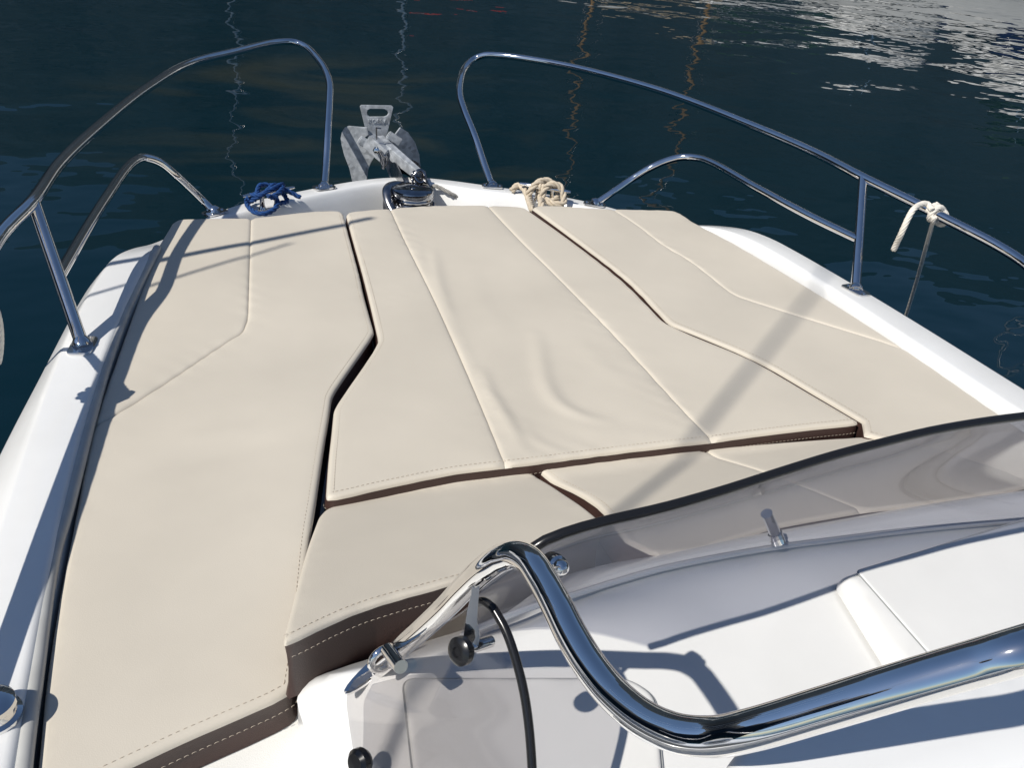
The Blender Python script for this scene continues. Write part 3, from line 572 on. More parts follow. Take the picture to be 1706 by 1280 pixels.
# ------------------------------------------------------------------ cleats, deck fitting
def cleat(a, b):
    a, b = Vector(a), Vector(b); d = (b-a).normalized(); mid_ = (a+b)/2
    pts = [a, a.lerp(b, .12), a.lerp(b, .3), mid_, a.lerp(b, .7), a.lerp(b, .88), b]
    v1 = tube_vf([tuple(p) for p in pts], [.004, .0065, .0085, .0095, .0085, .0065, .004], 12, ry=[.006, .010, .012, .013, .012, .010, .006])
    parts = [v1]
    for s in (.36, .64):
        p = a.lerp(b, s); parts.append(lathe_vf([(.014, -.058), (.009, -.045), (.0075, -.02), (.009, 0)], p, seg=14))
    v, f = merge(parts); return pyd('cleat', v, f, CHROME, boat, True, auto=1.)
cl_p = [(-0.6258,3.0039,-0.005),(-0.4409,3.0917,-0.005)]; cleat(*cl_p)
cl_s = [(0.4277,3.0933,-0.005),(0.5957,2.9718,-0.005)]; cleat(*cl_s)
lathe('deck_fitting', [(.034, 0), (.034, .005), (.028, .008), (.027, .016), (.030, .020), (.029, .027), (.022, .032), (.010, .034), (.001, .0342)], (-1.0888,0.8903,0.02), CHROME, boat, seg=36)
# ------------------------------------------------------------------ windlass, roller
wc = Vector((0.0085,3.1355,-0.03))
wl_ = lathe('windlass', [(.075, -.185), (.075, -.175), (.062, -.165), (.060, -.13)], wc, STEELDK, boat)
lathe('gypsy', [(.058, -.13), (.070, -.125), (.074, -.115), (.058, -.098), (.050, -.09), (.058, -.08), (.074, -.062), (.070, -.05), (.06, -.045)], wc, STEELDK, wl_, seg=36)
lathe('drum_cap', [(.06, -.045), (.078, -.042), (.080, -.036), (.078, -.030), (.0795, -.027), (.0795, -.010), (.077, -.004), (.070, 0), (.030, .003), (.029, .001), (.012, .001), (.011, .004), (.001, .0045)], wc, CAPM, wl_, seg=48)
gpts = [wc+Vector((math.cos(a)*.098, math.sin(a)*.098, z)) for a, z in [(R(95), -.02), (R(120), -.012), (R(145), -.012), (R(168), -.02), (R(190), -.045), (R(212), -.075), (R(232), -.098), (R(248), -.105)]]
tube('chain_guard', cat(gpts, 5), .013, STEELDK, wl_, ry=.019)
tube('guard_arm', cat([gpts[3], gpts[3]+Vector((-.004, -.004, -.06)), wc+Vector((-.085, -.01, -.16))], 5), .012, STEELDK, wl_)
br0, br1 = Vector((0.073,3.2771,-0.05)), Vector([(0.1087,3.52,-0.083)][0])
rol = Vector((wc.x+.03, 3.30, -.045))
for s in (-1, 1):
    c_ = rol+Vector((s*.045, 0, 0)); plate('bow_roller', [c_+Vector((0, -.16, -.05)), c_+Vector((0, -.14, .01)), c_+Vector((0, .06, .045)), c_+Vector((0, .16, .03)), c_+Vector((0, .18, -.02)), c_+Vector((0, .05, -.06))], .006, STEELDK, boat)
lathe('roller_wheel', [(.035, -.04), (.035, -.03), (.022, -.005), (.022, .005), (.035, .03), (.035, .04)], rol+Vector((0, .13, 0)), BLACKPL, boat, axis=(1, 0, 0))
# ------------------------------------------------------------------ windshield, grab rail
T_ = [(-0.5184,0.5888,0.425),(-0.5133,0.5854,0.437),(-0.5052,0.5832,0.448),(-0.4898,0.5841,0.454),(-0.4615,0.5849,0.46),(-0.4217,0.587,0.463),(-0.3618,0.5902,0.465),(-0.2875,0.5982,0.468),(-0.2104,0.6068,0.474),(-0.1398,0.6114,0.482),(-0.0711,0.6132,0.489),(0.0134,0.6176,0.493),(0.1511,0.6193,0.493),(0.3665,0.6208,0.48),(0.6153,0.6143,0.46)]
B0 = [(-0.5001,0.7798,0.125),(-0.4721,0.7885,0.127),(-0.4443,0.7941,0.128),(-0.4159,0.7998,0.129),(-0.3772,0.8067,0.129),(-0.3193,0.812,0.13),(-0.2575,0.8208,0.13),(-0.1662,0.8303,0.13),(-0.0608,0.8325,0.13),(0.0451,0.8303,0.13),(0.1421,0.8236,0.13),(0.2737,0.8143,0.13),(0.3927,0.8024,0.13),(0.5205,0.7857,0.13),(0.7598,0.7473,0.13),(0.9914,0.685,0.13)]
Tt = resample(cat(T_, 6), .02); nT = len(Tt); Bc = cat(B0, 6); dB = np.r_[0, np.cumsum(np.linalg.norm(np.diff(Bc, axis=0), axis=1))]
Bt = np.stack([np.interp(np.linspace(0, dB[-1], nT), dB, Bc[:, k]) for k in range(3)], 1)
rowsW = [lerp(Bt, Tt, t)+np.array([0, 1, .6])*(.018*math.sin(math.pi*t)) for t in np.linspace(0, 1, 9)]
tdir = np.gradient(Tt, axis=0); nrmW = np.cross(tdir, Tt-Bt); nrmW /= np.linalg.norm(nrmW, axis=1)[:, None]
W1 = [q+nrmW*.0025 for q in rowsW]; W2 = [q-nrmW*.0025 for q in rowsW]
V = np.concatenate(W1+W2[::-1]); nr = len(W1)+len(W2)
F = [(k*nT+i, k*nT+i+1, ((k+1) % nr)*nT+i+1, ((k+1) % nr)*nT+i) for k in range(nr) for i in range(nT-1)]
ws = pyd('windshield', V, F, TINT, boat, True, auto=1.)
tube('rubber_trim', Tt, .0056, RUBBER, ws, seg=12)
tube('base_gasket', Bt-[0, 0, .004], .005, GEL, ws, seg=8)
# post behind the tinted glass and the bolt by the grab rail
pz = [(0.0352,0.8252,0.14),(0.029,0.8323,0.155),(0.0105,0.831,0.185),(0.0006,0.8324,0.2)]
tube('support_post', pz[1:], .0095, CHROME, ws, seg=14); tube('post_foot', pz[:2], .0115, CHROME, ws, seg=14)
nb = Vector([(-0.5013,0.5353,0.4641)][0]); nd = Vector((.15, -.85, .45)).normalized()
lathe('cap_nut', [(.0100, -.004), (.0100, 0), (.0075, .001), (.0075, .007), (.006, .010), (.003, .0122), (.0004, .0125)], nb, CHROME, ws, axis=nd, seg=18)
lathe('bolt_washer', [(.003, -.016), (.011, -.014), (.011, -.006), (.003, -.004)], nb, RUBBER, ws, axis=nd, seg=18)
GR = .0128
gp = [(-0.6131,0.7696,0.1063),(-0.6021,0.7181,0.1909),(-0.5872,0.6825,0.2537),(-0.5738,0.6408,0.3257),(-0.5682,0.5962,0.3978),(-0.5634,0.5599,0.4528),(-0.5558,0.5385,0.4836),(-0.5498,0.5214,0.5),(-0.5458,0.5003,0.5088),(-0.5445,0.4758,0.5105),(-0.5446,0.4454,0.5116),(-0.5448,0.4138,0.5108),(-0.5429,0.3819,0.511),(-0.5385,0.351,0.5144),(-0.5311,0.3218,0.5223),(-0.5205,0.2991,0.5329),(-0.5062,0.2826,0.5458),(-0.4926,0.2695,0.5638),(-0.4623,0.2514,0.5948),(-0.4318,0.2336,0.6262),(-0.404,0.2191,0.6512),(-0.385,0.2093,0.668)]
gp = gp+[tuple(np.array(gp[-1])+np.array((.10, -.01, .02))), (-.1, .185, .68), (.2, .20, .66), (.42, .24, .56), (.52, .33, .40), (.6, .5, .14)]
grp = cat(gp, 8); wid = np.full(len(grp), GR)
grab = tube('grab_rail', grp, wid, CHROME, boat, seg=28)
plate('mounting_flange', [tuple(Vector((-0.612,0.7892,0.088))+Vector((x*1.0, y, 0))) for x, y in [(.05*math.cos(a)+.012*math.sin(a), .022*math.sin(a)+.03*math.cos(a)) for a in np.linspace(0, 2*math.pi, 24, endpoint=False)]], .008, CHROME, grab, bevel=.002)
eye = Vector([(-0.6171,0.7321,0.1635)][0])
tor = [eye+Vector((.017*math.cos(a), .004*math.cos(a), .017*math.sin(a))) for a in np.linspace(0, 2*math.pi, 25)]
tube('eye', [tuple(p) for p in tor], .005, CHROME, grab, seg=10)
so1 = [(-0.6184,0.7084,0.2047),(-0.6126,0.6657,0.2201)]; tube('standoff', so1, .0085, CHROME, grab, seg=16)
bk = [(-0.5756,0.5688,0.449),(-0.5657,0.5677,0.4538),(-0.5664,0.5614,0.4432),(-0.5665,0.5613,0.4129),(-0.5666,0.5599,0.3907),(-0.5642,0.5536,0.3723),(-0.5669,0.5506,0.3556),(-0.572,0.5484,0.3387),(-0.5798,0.5505,0.3369),(-0.5802,0.556,0.3495),(-0.5789,0.5603,0.3693),(-0.5765,0.5626,0.3985),(-0.5737,0.5629,0.4208),(-0.5742,0.5641,0.4425)]
plate('bracket', bk, .004, CHROME, grab, bevel=.001)
wb = Vector([(-0.5865,0.5459,0.3653)][0]); toC = Vector((-.75, -.35, .3)).normalized()
lathe('rubber_washer', [(.002, -.010), (.011, -.009), (.014, -.005), (.014, .002), (.010, .005), (.005, .0055), (.004, .0035), (.0005, .0035)], wb, RUBBER, grab, axis=toC, seg=24)
lathe('bolt', [(.006, -.045), (.006, -.02), (.004, -.012)], wb, CHROME, grab, axis=toC, seg=12)
# clear side pane under the grab rail
c0, c1, c2, c3 = (np.array(q) for q in [(-0.6552,0.7435,0.1168),(-0.5601,0.5773,0.3929),(-0.5363,0.4496,0.2839),(-0.6638,0.642,0.0684)])
sp_top = [(-0.6499,0.7481,0.1177),(-0.6222,0.7096,0.1841),(-0.5921,0.6639,0.2607),(-0.5673,0.6187,0.3344),(-0.5567,0.597,0.3707),(-0.5515,0.5848,0.3845),(-0.5454,0.5729,0.3855)]
sp_aft = [(-0.5454,0.5729,0.3855),(-0.5392,0.5518,0.3757),(-0.535,0.5311,0.3593),(-0.5322,0.5088,0.3374),(-0.5318,0.4875,0.3115),(-0.5348,0.4602,0.2778),(-0.5392,0.438,0.2473)]
sp_bot = [(-0.5392,0.438,0.2473),(-0.6011,0.506,0.1316),(-0.6661,0.5922,0.0271)]
sp_front = [(-0.6661,0.5922,0.0271),(-0.6634,0.663,0.0624),(-0.6633,0.7116,0.0904),(-0.6609,0.7375,0.1034),(-0.6499,0.7481,0.1177)]
top_ = resample(cat(sp_top, 5), .01); aft_ = resample(cat(sp_aft, 5), .01); bot_ = resample(cat(sp_bot, 5), .02); fr_ = resample(cat(sp_front, 5), .01)
ringp = np.concatenate([top_[:-1], aft_[:-1], bot_[:-1], fr_[:-1]]); cen_ = ringp.mean(0)
rings = [lerp(cen_, ringp, t) for t in (1, .8, .6, .4, .2)]
nv = Vector(np.linalg.svd(ringp-cen_)[2][2]); nvv = np.array(nv)
nn_ = len(ringp); V = np.concatenate([r_+nvv*.002 for r_ in rings]+[[cen_+nvv*.002]]+[r_-nvv*.002 for r_ in rings]+[[cen_-nvv*.002]]); F = []
K = 5*nn_+1
for o in (0, K):
    for k in range(4):
        F += [(o+k*nn_+i, o+k*nn_+(i+1) % nn_, o+(k+1)*nn_+(i+1) % nn_, o+(k+1)*nn_+i) for i in range(nn_)]
    F += [(o+4*nn_+i, o+4*nn_+(i+1) % nn_, o+5*nn_) for i in range(nn_)]
F += [(i, (i+1) % nn_, K+(i+1) % nn_, K+i) for i in range(nn_)]
pyd('side_pane', V, F, CLEAR, ws, True, auto=1.)
tube('pane_trim', np.concatenate([cat(sp_top, 5)[-9:-1], cat(sp_aft, 6)]), .0046, RUBBER, ws, seg=12)
wb2 = [(-0.6663,0.6398,0.1034)][0]; lathe('rubber_washer', [(.002, -.012), (.013, -.011), (.0165, -.006), (.0165, .002), (.012, .006), (.0005, .0065)], wb2, RUBBER, ws, axis=toC, seg=20)
# console hatch, raised dash panel
hl = fillet(xy([(-0.5946,0.7333,0.12),(-0.3085,0.657,0.12),(-0.2868,0.6204,0.12),(-0.3428,0.4903,0.12),(-0.6177,0.5686,0.12)]), [.02, .05, .05, .02, .02], 6)
hz = lambda x, y: np.full_like(x, .1215)
slab('hatch_gap', hl, .1185, .1208, GREYLINE, boat)
def inset(poly, d):
    Q = np.array(poly); Q = Q[[i for i in range(len(Q)) if np.linalg.norm(Q[i]-Q[i-1]) > 1e-4]]; t = np.roll(Q, -1, 0)-np.roll(Q, 1, 0); t /= np.linalg.norm(t, axis=1)[:, None]
    a = .5*np.sum(Q[:, 0]*np.roll(Q[:, 1], -1)-np.roll(Q[:, 0], -1)*Q[:, 1]); return list(Q+np.c_[-t[:, 1], t[:, 0]]*d*np.sign(a))
hl2 = inset(hl, .0022)
hatch = panel('hatch_lid', hl2, [False]*len(hl2), lambda x, y: np.full_like(x, .126), GELIN, boat, r=.006, grid=.05, puff=0)
stp = fillet(xy([(0.0763,0.7353,0.14),(0.0332,0.5439,0.14),(-0.0891,0.4041,0.14),(0.5002,0.2363,0.14),(1.2148,0.617,0.14),(0.5127,0.7833,0.14),(0.2984,0.7624,0.14)]), [.02, .01, .02, .02, .02, .02, .02])
stp = panel('dash_step', stp, [False]*len(stp), lambda x, y: np.full_like(x, .150), GEL, boat, r=.026, grid=.03, puff=0)
rp0 = xy([(0.105,0.7306,0.15),(0.0931,0.545,0.15),(-0.037,0.4058,0.15),(0.5158,0.2498,0.15),(1.1689,0.5978,0.15),(0.4863,0.7638,0.15),(0.279,0.7463,0.15)])
rp1 = fillet(rp0, [.01]*7); slab('lid_gap', rp1, .1490, .1506, GREYLINE, stp)
rp2 = fillet([p+np.array([.0022, 0 if p[1] > .6 else .0]) for p in rp0], [.01]*7)
panel('dash_lid', rp2, [False]*len(rp2), lambda x, y: np.full_like(x, .1522), GEL, stp, r=.0025, grid=.05, puff=0)
cw = fillet(xy([(-0.5049,0.2704,0.5),(-0.4701,0.2989,0.5),(-0.4462,0.3053,0.5),(-0.3734,0.3067,0.5),(-0.2812,0.3082,0.5),(-0.1794,0.3098,0.5),(0.0267,0.3129,0.5),(0.1804,0.2086,0.5),(-0.0767,0.1167,0.5),(-0.4819,0.2261,0.5)]), [.03, .03, .03, .05, .05, .05, .05, .05, .05, .03])
cwp = panel('instrument_cowl', cw, [False]*len(cw), lambda x, y: .50-.05*np.clip((.24-y)/.08, 0, 3), GEL, boat, r=.012, grid=.015, puff=0)
band('cowl_wall', cw, lambda x, y: .50-.05*np.clip((.24-y)/.08, 0, 3), .012, -.5, GEL, cwp, bulge=.0)
# ------------------------------------------------------------------ anchor
an = empty('anchor', (0.02, 3.5, -.05), 'galvanised plough anchor upright on the bow roller', 'anchor')
YA = 3.56
tp = [(-0.1156,3.56,0.1747),(-0.1095,3.56,0.1805),(0.0141,3.56,0.1799),(0.0217,3.56,0.1739),(-0.0015,3.56,0.0661),(-0.0111,3.56,0.0261),(-0.0793,3.56,0.0262),(-0.0882,3.56,0.0659)]
sl = [(-0.0873,3.56,0.151),(-0.0849,3.56,0.1607),(-0.0751,3.56,0.1668),(-0.0156,3.56,0.1663),(-0.003,3.56,0.1592),(0.0021,3.56,0.1495),(-0.0027,3.56,0.1398),(-0.0152,3.56,0.1348),(-0.0749,3.56,0.1343),(-0.0848,3.56,0.1414)]
shank_plate = plate('crown_plate', tp, .010, GALV, an, holes=[sl], bevel=.0015)
fw = [(-0.1591,3.56,0.094),(-0.0883,3.56,0.0943),(-0.082,3.56,0.0659),(-0.0994,3.56,0.0486),(-0.1193,3.56,0.0412),(-0.1093,3.56,0.0213),(-0.0842,3.56,0.0012),(-0.0587,3.56,-0.0241),(-0.0738,3.56,-0.0545),(-0.0838,3.56,-0.0825),(-0.0875,3.56,-0.1212),(-0.0989,3.56,-0.1627),(-0.1271,3.56,-0.1832),(-0.1448,3.56,-0.1462),(-0.1579,3.56,-0.0817),(-0.1768,3.56,-0.0309),(-0.1875,3.56,0.014),(-0.1909,3.56,0.0412),(-0.1858,3.56,0.0657),(-0.1758,3.56,0.0852)]
def bulge_y(pts, amt, cx): return [(p[0], p[1]-amt*(abs(p[0]-cx)), p[2]) for p in pts]
cxa = tp[0][0]*.5+tp[3][0]*.5
plate('fluke', [(p[0], p[1]+.35*abs(p[0]-cxa)-.03, p[2]) for p in fw], .008, GALV, an)
fw2 = [(0.0539,3.56,0.0903),(0.0904,3.56,0.0663),(0.1255,3.56,0.0209),(0.1471,3.56,-0.0331),(0.1557,3.56,-0.0853),(0.1602,3.56,-0.1356),(0.1483,3.56,-0.1755),(0.1193,3.56,-0.1085),(0.0706,3.56,-0.0609),(0.0257,3.56,-0.0246),(0.0073,3.56,-0.0042),(0.0241,3.56,0.0562)]
plate('fluke', [(p[0], p[1]+.35*abs(p[0]-cxa)-.03, p[2]) for p in fw2], .008, GALV, an)
fw3 = [(-0.026,3.5,0.0029),(0.0021,3.5,-0.0173),(0.0205,3.5,-0.0503),(0.0393,3.5,-0.0889),(0.048,3.5,-0.1279),(0.0064,3.5,-0.1142),(-0.0122,3.5,-0.0754),(-0.0306,3.5,-0.0271)]
plate('fluke_keel', fw3, .008, GALV, an)
s0, s1 = Vector([(-0.0453,3.53,0.0393)][0]), Vector([(0.0678,3.27,-0.0233)][0])
def beam(name, a, b, wd, ht, m, parent, tap=1.):
    d = (b-a).normalized(); sd_ = d.cross(Vector((0, 0, 1))).normalized(); up = sd_.cross(d)
    v = []
    for p, k in ((a, 1), (b, tap)):
        for x, z in ((-1, -1), (1, -1), (1, 1), (-1, 1)): v.append(tuple(p+sd_*x*wd*k/2+up*z*ht*k/2))
    o = pyd(name, v, [(0, 1, 2, 3), (4, 5, 6, 7), (0, 1, 5, 4), (1, 2, 6, 5), (2, 3, 7, 6), (3, 0, 4, 7)], m, parent, False); bev(o, .004, 2); o.data.polygons.foreach_set('use_smooth', [False]*len(o.data.polygons)); return o
beam('shank', s0, s1, .042, .058, GALV, an, .7)
a_, b_ = (Vector(q) for q in [(-0.1324,3.49,0.06),(-0.098,3.49,0.0405)]); beam('crossbar', a_, b_+(b_-a_)*.4, .02, .035, GALV, an)
a_, b_ = (Vector(q) for q in [(0.003,3.5,0.0671),(0.0413,3.5,0.0425)]); beam('crossbar', a_-(b_-a_)*.4, b_, .02, .035, GALV, an)
hub = Vector([(-0.0646,3.46,0.0365)][0]); beam('hinge_block', hub+Vector((-.03, .03, .02)), hub+Vector((.035, -.02, -.03)), .05, .06, GALV, an)
lathe('pivot_bolt', [(.014, -.01), (.014, 0), (.010, .004), (.009, .010), (.001, .011)], hub+Vector((-.012, -.045, .0)), CHROME, an, axis=(-.3, -1, .2), seg=6)
pin = [(-0.072,3.44,0.1213),(-0.0703,3.44,0.0735)]; tube('spring_pin', pin, .003, STEELDK, an); tube('spring_pin', [(-0.072,3.44,0.1189),(-0.0526,3.44,0.1166)], .003, STEELDK, an)
sh_ = Vector([(-0.043,3.42,-0.0012)][0]); tube('shackle', cat([sh_+Vector((.012*math.cos(t), 0, .02*math.sin(t)-.005)) for t in np.linspace(0, 2*math.pi, 13)], 3), .006, STEELDK, an)
tube('shackle', [(-0.0606,3.42,0.0306),(-0.048,3.42,0.0062),(-0.0427,3.42,-0.0185),(-0.0474,3.42,-0.0407)], .008, STEELDK, an)
s2_ = Vector([(0.0678,3.26,-0.0251)][0]); tube('shackle', cat([s2_+Vector((.02*math.cos(t), .01*math.sin(t), .022*math.sin(t))) for t in np.linspace(0, 2*math.pi, 13)], 3), .007, STEELDK, an)
tc_ = bpy.data.curves.new('lettering', 'FONT'); tc_.body = 'KOBRA'; tc_.size = .024; tc_.align_x = 'CENTER'; tc_.extrude = .002; tc_.resolution_u = 2
to_ = bpy.data.objects.new('tmp', tc_); COL.objects.link(to_); bpy.context.view_layer.update()
me_ = bpy.data.meshes.new_from_object(to_.evaluated_get(bpy.context.evaluated_depsgraph_get())); bpy.data.objects.remove(to_)
pl = [np.array(q) for q in [(-0.0711,3.5535,0.1092),(-0.0162,3.5535,0.1081)]]; ex_ = Vector(pl[1]-pl[0]).normalized(); ey_ = Vector((0, 0, 1)); ey_ = (ey_-ex_*ey_.dot(ex_)).normalized()
mm = Matrix((ex_, ey_, ex_.cross(ey_))).transposed().to_4x4(); mm.translation = Vector((pl[0]+pl[1])/2); me_.transform(mm); me_.materials.clear()
link('lettering', me_, GALV, an, False)
# chain from the windlass over the roller: every link a part
def link_vf(c, d, up, L=.036, wdt=.024, r=.0042):
    d = Vector(d).normalized(); up = Vector(up); sd_ = d.cross(up).normalized(); pts = []
    for k in range(16):
        a = 2*math.pi*k/16; pts.append(Vector(c)+d*(math.cos(a)*L/2*(1 if abs(math.cos(a)) > .5 else 1))+sd_*math.sin(a)*wdt/2)
    p = np.array([tuple(q) for q in pts+pts[:2]]); return tube_vf(p, r, 7, False)
ch = empty('anchor_chain', tuple(wc+Vector((0, 0, -.09))), 'dark steel anchor chain wrapped round the windlass below its cap', 'chain')
cpath = [wc+Vector((math.cos(a)*.082, math.sin(a)*.082, -.068)) for a in np.linspace(R(395), R(170), 26)]
cp2 = resample(np.array([tuple(q) for q in cpath]+[tuple(wc+Vector((-.05, .07, -.05)))]), .026)
for i in range(len(cp2)-1):
    a, b = Vector(cp2[i]), Vector(cp2[i+1]); v, f = link_vf((a+b)/2, b-a, (0, 0, 1) if i % 2 else (b-a).cross(Vector((0, 0, 1)))); pyd('chain_link', v, f, STEELDK, ch)
cp3 = resample(cat([wc+Vector((.055, .06, -.065)), wc+Vector((.05, .11, -.05)), rol+Vector((.0, -.03, .03)), s2_], 8), .026)
for i in range(len(cp3)-1):
    a, b = Vector(cp3[i]), Vector(cp3[i+1]); v, f = link_vf((a+b)/2, b-a, (0, 0, 1) if i % 2 else (b-a).cross(Vector((0, 0, 1)))); pyd('chain_link', v, f, STEELDK, ch)
# ------------------------------------------------------------------ ropes
rd = cat([(0.1072,3.2532,-0.07),(0.1241,3.2441,-0.06),(0.1468,3.2354,-0.065),(0.1807,3.2114,-0.08),(0.231,3.2234,-0.11),(0.292,3.2329,-0.14),(0.3742,3.2389,-0.17)], 8)
v, f = rope_vf(rd, .0085); tag(pyd('anchor_rope', v, f, GREYROPE), 'grey anchor rope running from the windlass down into the locker', 'rope'); ABOARD.append(bpy.data.objects['anchor_rope'])
def rope_obj(name, paths, r, m, label, cat_='rope', strands=3, pitch=3.6, parts=()):
    v, f = merge([rope_vf(cat(p, 8), r, strands, pitch) for p in paths]); o = pyd(name, v, f, m); tag(o, label, cat_); ABOARD.append(o)
    for nm, p in parts:
        v, f = rope_vf(cat(p, 8), r, strands, pitch); pyd(nm, v, f, m, o)
    return o
# beige mooring rope on the starboard cleat
def at_s(dx, dy, z):         # along / across the starboard cleat
    a, b = Vector(cl_s[0]), Vector(cl_s[1]); d = (b-a).normalized(); nrm = Vector((-d.y, d.x, 0)).normalized(); return tuple((a+b)/2+d*dx+nrm*dy+Vector((0, 0, z*.72-.008)))
rope_obj('mooring_rope', [
    [(0.4115,3.1354,-0.05),(0.4248,3.1339,-0.035),(0.442,3.1402,-0.03),(0.4514,3.1168,-0.03),(0.4483,3.065,-0.035),(0.4353,3.0012,-0.04),(0.414,2.9251,-0.035),(0.3932,2.8516,-0.03),(0.4328,2.9232,-0.08)],
    [at_s(-.055, -.035, -.045), at_s(-.05, -.045, -.01), at_s(-.03, -.02, .035), at_s(.0, .015, .045), at_s(.03, .03, .02), at_s(.05, .025, -.03), at_s(.04, -.03, -.045), at_s(.0, -.04, -.035)],
    [at_s(.0, -.035, -.04), at_s(.005, -.03, .02), at_s(.03, -.01, .042), at_s(.06, .0, .03), at_s(.078, -.01, -.01), at_s(.085, -.03, -.045), at_s(.06, -.045, -.05), at_s(.02, -.035, -.045)],
    [at_s(-.02, .04, -.05), at_s(-.03, .03, .0), at_s(-.02, .0, .03), at_s(-.005, -.03, .01)] + [(0.4969,3.0541,-0.03),(0.4868,3.0047,-0.04),(0.4568,2.9219,-0.035),(0.4541,2.9039,-0.05)]], .0135, BEIGEROPE, 'thick beige laid mooring rope tied on the starboard bow cleat')
def at_p(dx, dy, z):
    a, b = Vector(cl_p[0]), Vector(cl_p[1]); d = (b-a).normalized(); nrm = Vector((-d.y, d.x, 0)).normalized(); return tuple((a+b)/2+d*dx+nrm*dy+Vector((0, 0, z*.72-.008)))
rope_obj('mooring_rope', [
    [at_p(-.075, .03, -.04), at_p(-.07, .0, .01), at_p(-.05, -.035, .02), at_p(-.01, -.02, .035), at_p(.03, .01, .035), at_p(.06, .03, .0), at_p(.06, -.02, -.04), at_p(.02, -.04, -.035)],
    [at_p(-.06, -.02, .02), at_p(-.02, .02, .04), at_p(.02, .02, .03), at_p(.055, -.02, .015), at_p(.085, -.035, -.01), at_p(.095, -.05, -.02)],
    [at_p(.07, .02, .025), at_p(.03, -.015, .04), at_p(-.02, -.03, .03), at_p(-.065, -.02, .0), at_p(-.075, .02, -.035), at_p(-.03, .05, -.045)],
    [(-0.6123,2.969,0),(-0.6149,2.978,-0.02),(-0.6078,2.9508,-0.03),(-0.5892,2.9179,-0.035),(-0.5646,2.9069,-0.035),(-0.5391,2.9233,-0.033),(-0.5207,2.9418,-0.025),(-0.5114,2.9683,-0.015),(-0.5214,2.9627,0),(-0.5464,2.9449,0.015)],
    [at_p(-.02, -.04, .0), at_p(.01, -.045, .02), at_p(.045, -.02, .03), at_p(.055, .015, .02)]], .0088, BLUEROPE, 'bright blue rope looped and knotted on the port bow cleat')
# white fender lines knotted on the rails
def near(pl, q): return min(pl, key=lambda p: (Vector(p)-Vector(q)).length)
rs = cat(st_, 8)
kS = Vector((1.3322,1.9412,0.256)); tS = (Vector((1.3528,1.8415,0.244))-kS).normalized(); upv = Vector((0, 0, 1)); sdS = tS.cross(upv).normalized()
def coil(k, t, r, turns, wd, r0=0.):
    sd_ = t.cross(Vector((0, 0, 1))).normalized(); up = sd_.cross(t)
    return [tuple(k+t*(wd*(s-.5))+sd_*math.cos(a)*r+up*math.sin(a)*r) for s, a in [(i/(turns*10), 2*math.pi*i/10+r0) for i in range(turns*10+1)]]
tail = [(1.1773,1.8013,0.315),(1.1761,1.8235,0.325),(1.1472,1.8205,0.325),(1.1128,1.8065,0.315),(1.097,1.799,0.29),(1.094,1.8016,0.25),(1.1117,1.8237,0.21),(1.12,1.8346,0.185)]
fend = rope_obj('fender_line', [coil(kS+tS*.012, tS, RT+.008, 2, .028)], .0088, WHITEROPE, 'white braided line knotted on the starboard rail with a loose end', strands=6, pitch=5, parts=[('loose_end', tail),
    ('knot', [tuple(kS+Vector((0, 0, .026))), tuple(kS+tS*.03-sdS*.03), tuple(kS+tS*.028-sdS*.036-Vector((0, 0, .03))), tuple(kS+tS*.008-sdS*.034-Vector((0, 0, .035))), tuple(kS-sdS*.03-Vector((0, 0, .005))), tuple(kS+tS*.02-sdS*.032+Vector((0, 0, .012)))])])
v, f = rope_vf(cat([(1.3142,1.9114,0.25),(1.3611,1.9497,0.19),(1.4511,2.0255,0.09),(1.5593,2.1161,-0.04),(1.6588,2.2007,-0.17),(1.7484,2.2778,-0.3),(1.8488,2.3647,-0.42)], 6), .0068, 6, 5)
hang = pyd('hanging_line', v, f, WHITEROPE, fend); 
kP = Vector((-1.197,1.62,.240)); tP = Vector((-.012,-.17,-.024)).normalized()
fp = rope_obj('fender_line', [coil(kP, tP, RT+.008, 2, .028)], .0088, WHITEROPE, 'white braided line hanging at the left edge from the port rail', strands=6, pitch=5, parts=[('knot', [tuple(kP+Vector((.0, 0, .028))), tuple(kP+Vector((.03, .01, .01))), tuple(kP+Vector((.035, -.01, -.03))), tuple(kP+Vector((.01, -.02, -.035))), tuple(kP+Vector((.0, 0, -.02)))]), ('loose_end', [tuple(kP+Vector((.012,.01,.02)))]+[(-1.2022,1.8213,0.2),(-1.1939,1.8554,0.15),(-1.1993,1.8787,0.09),(-1.2167,1.904,0.02),(-1.223,1.8979,0)])])
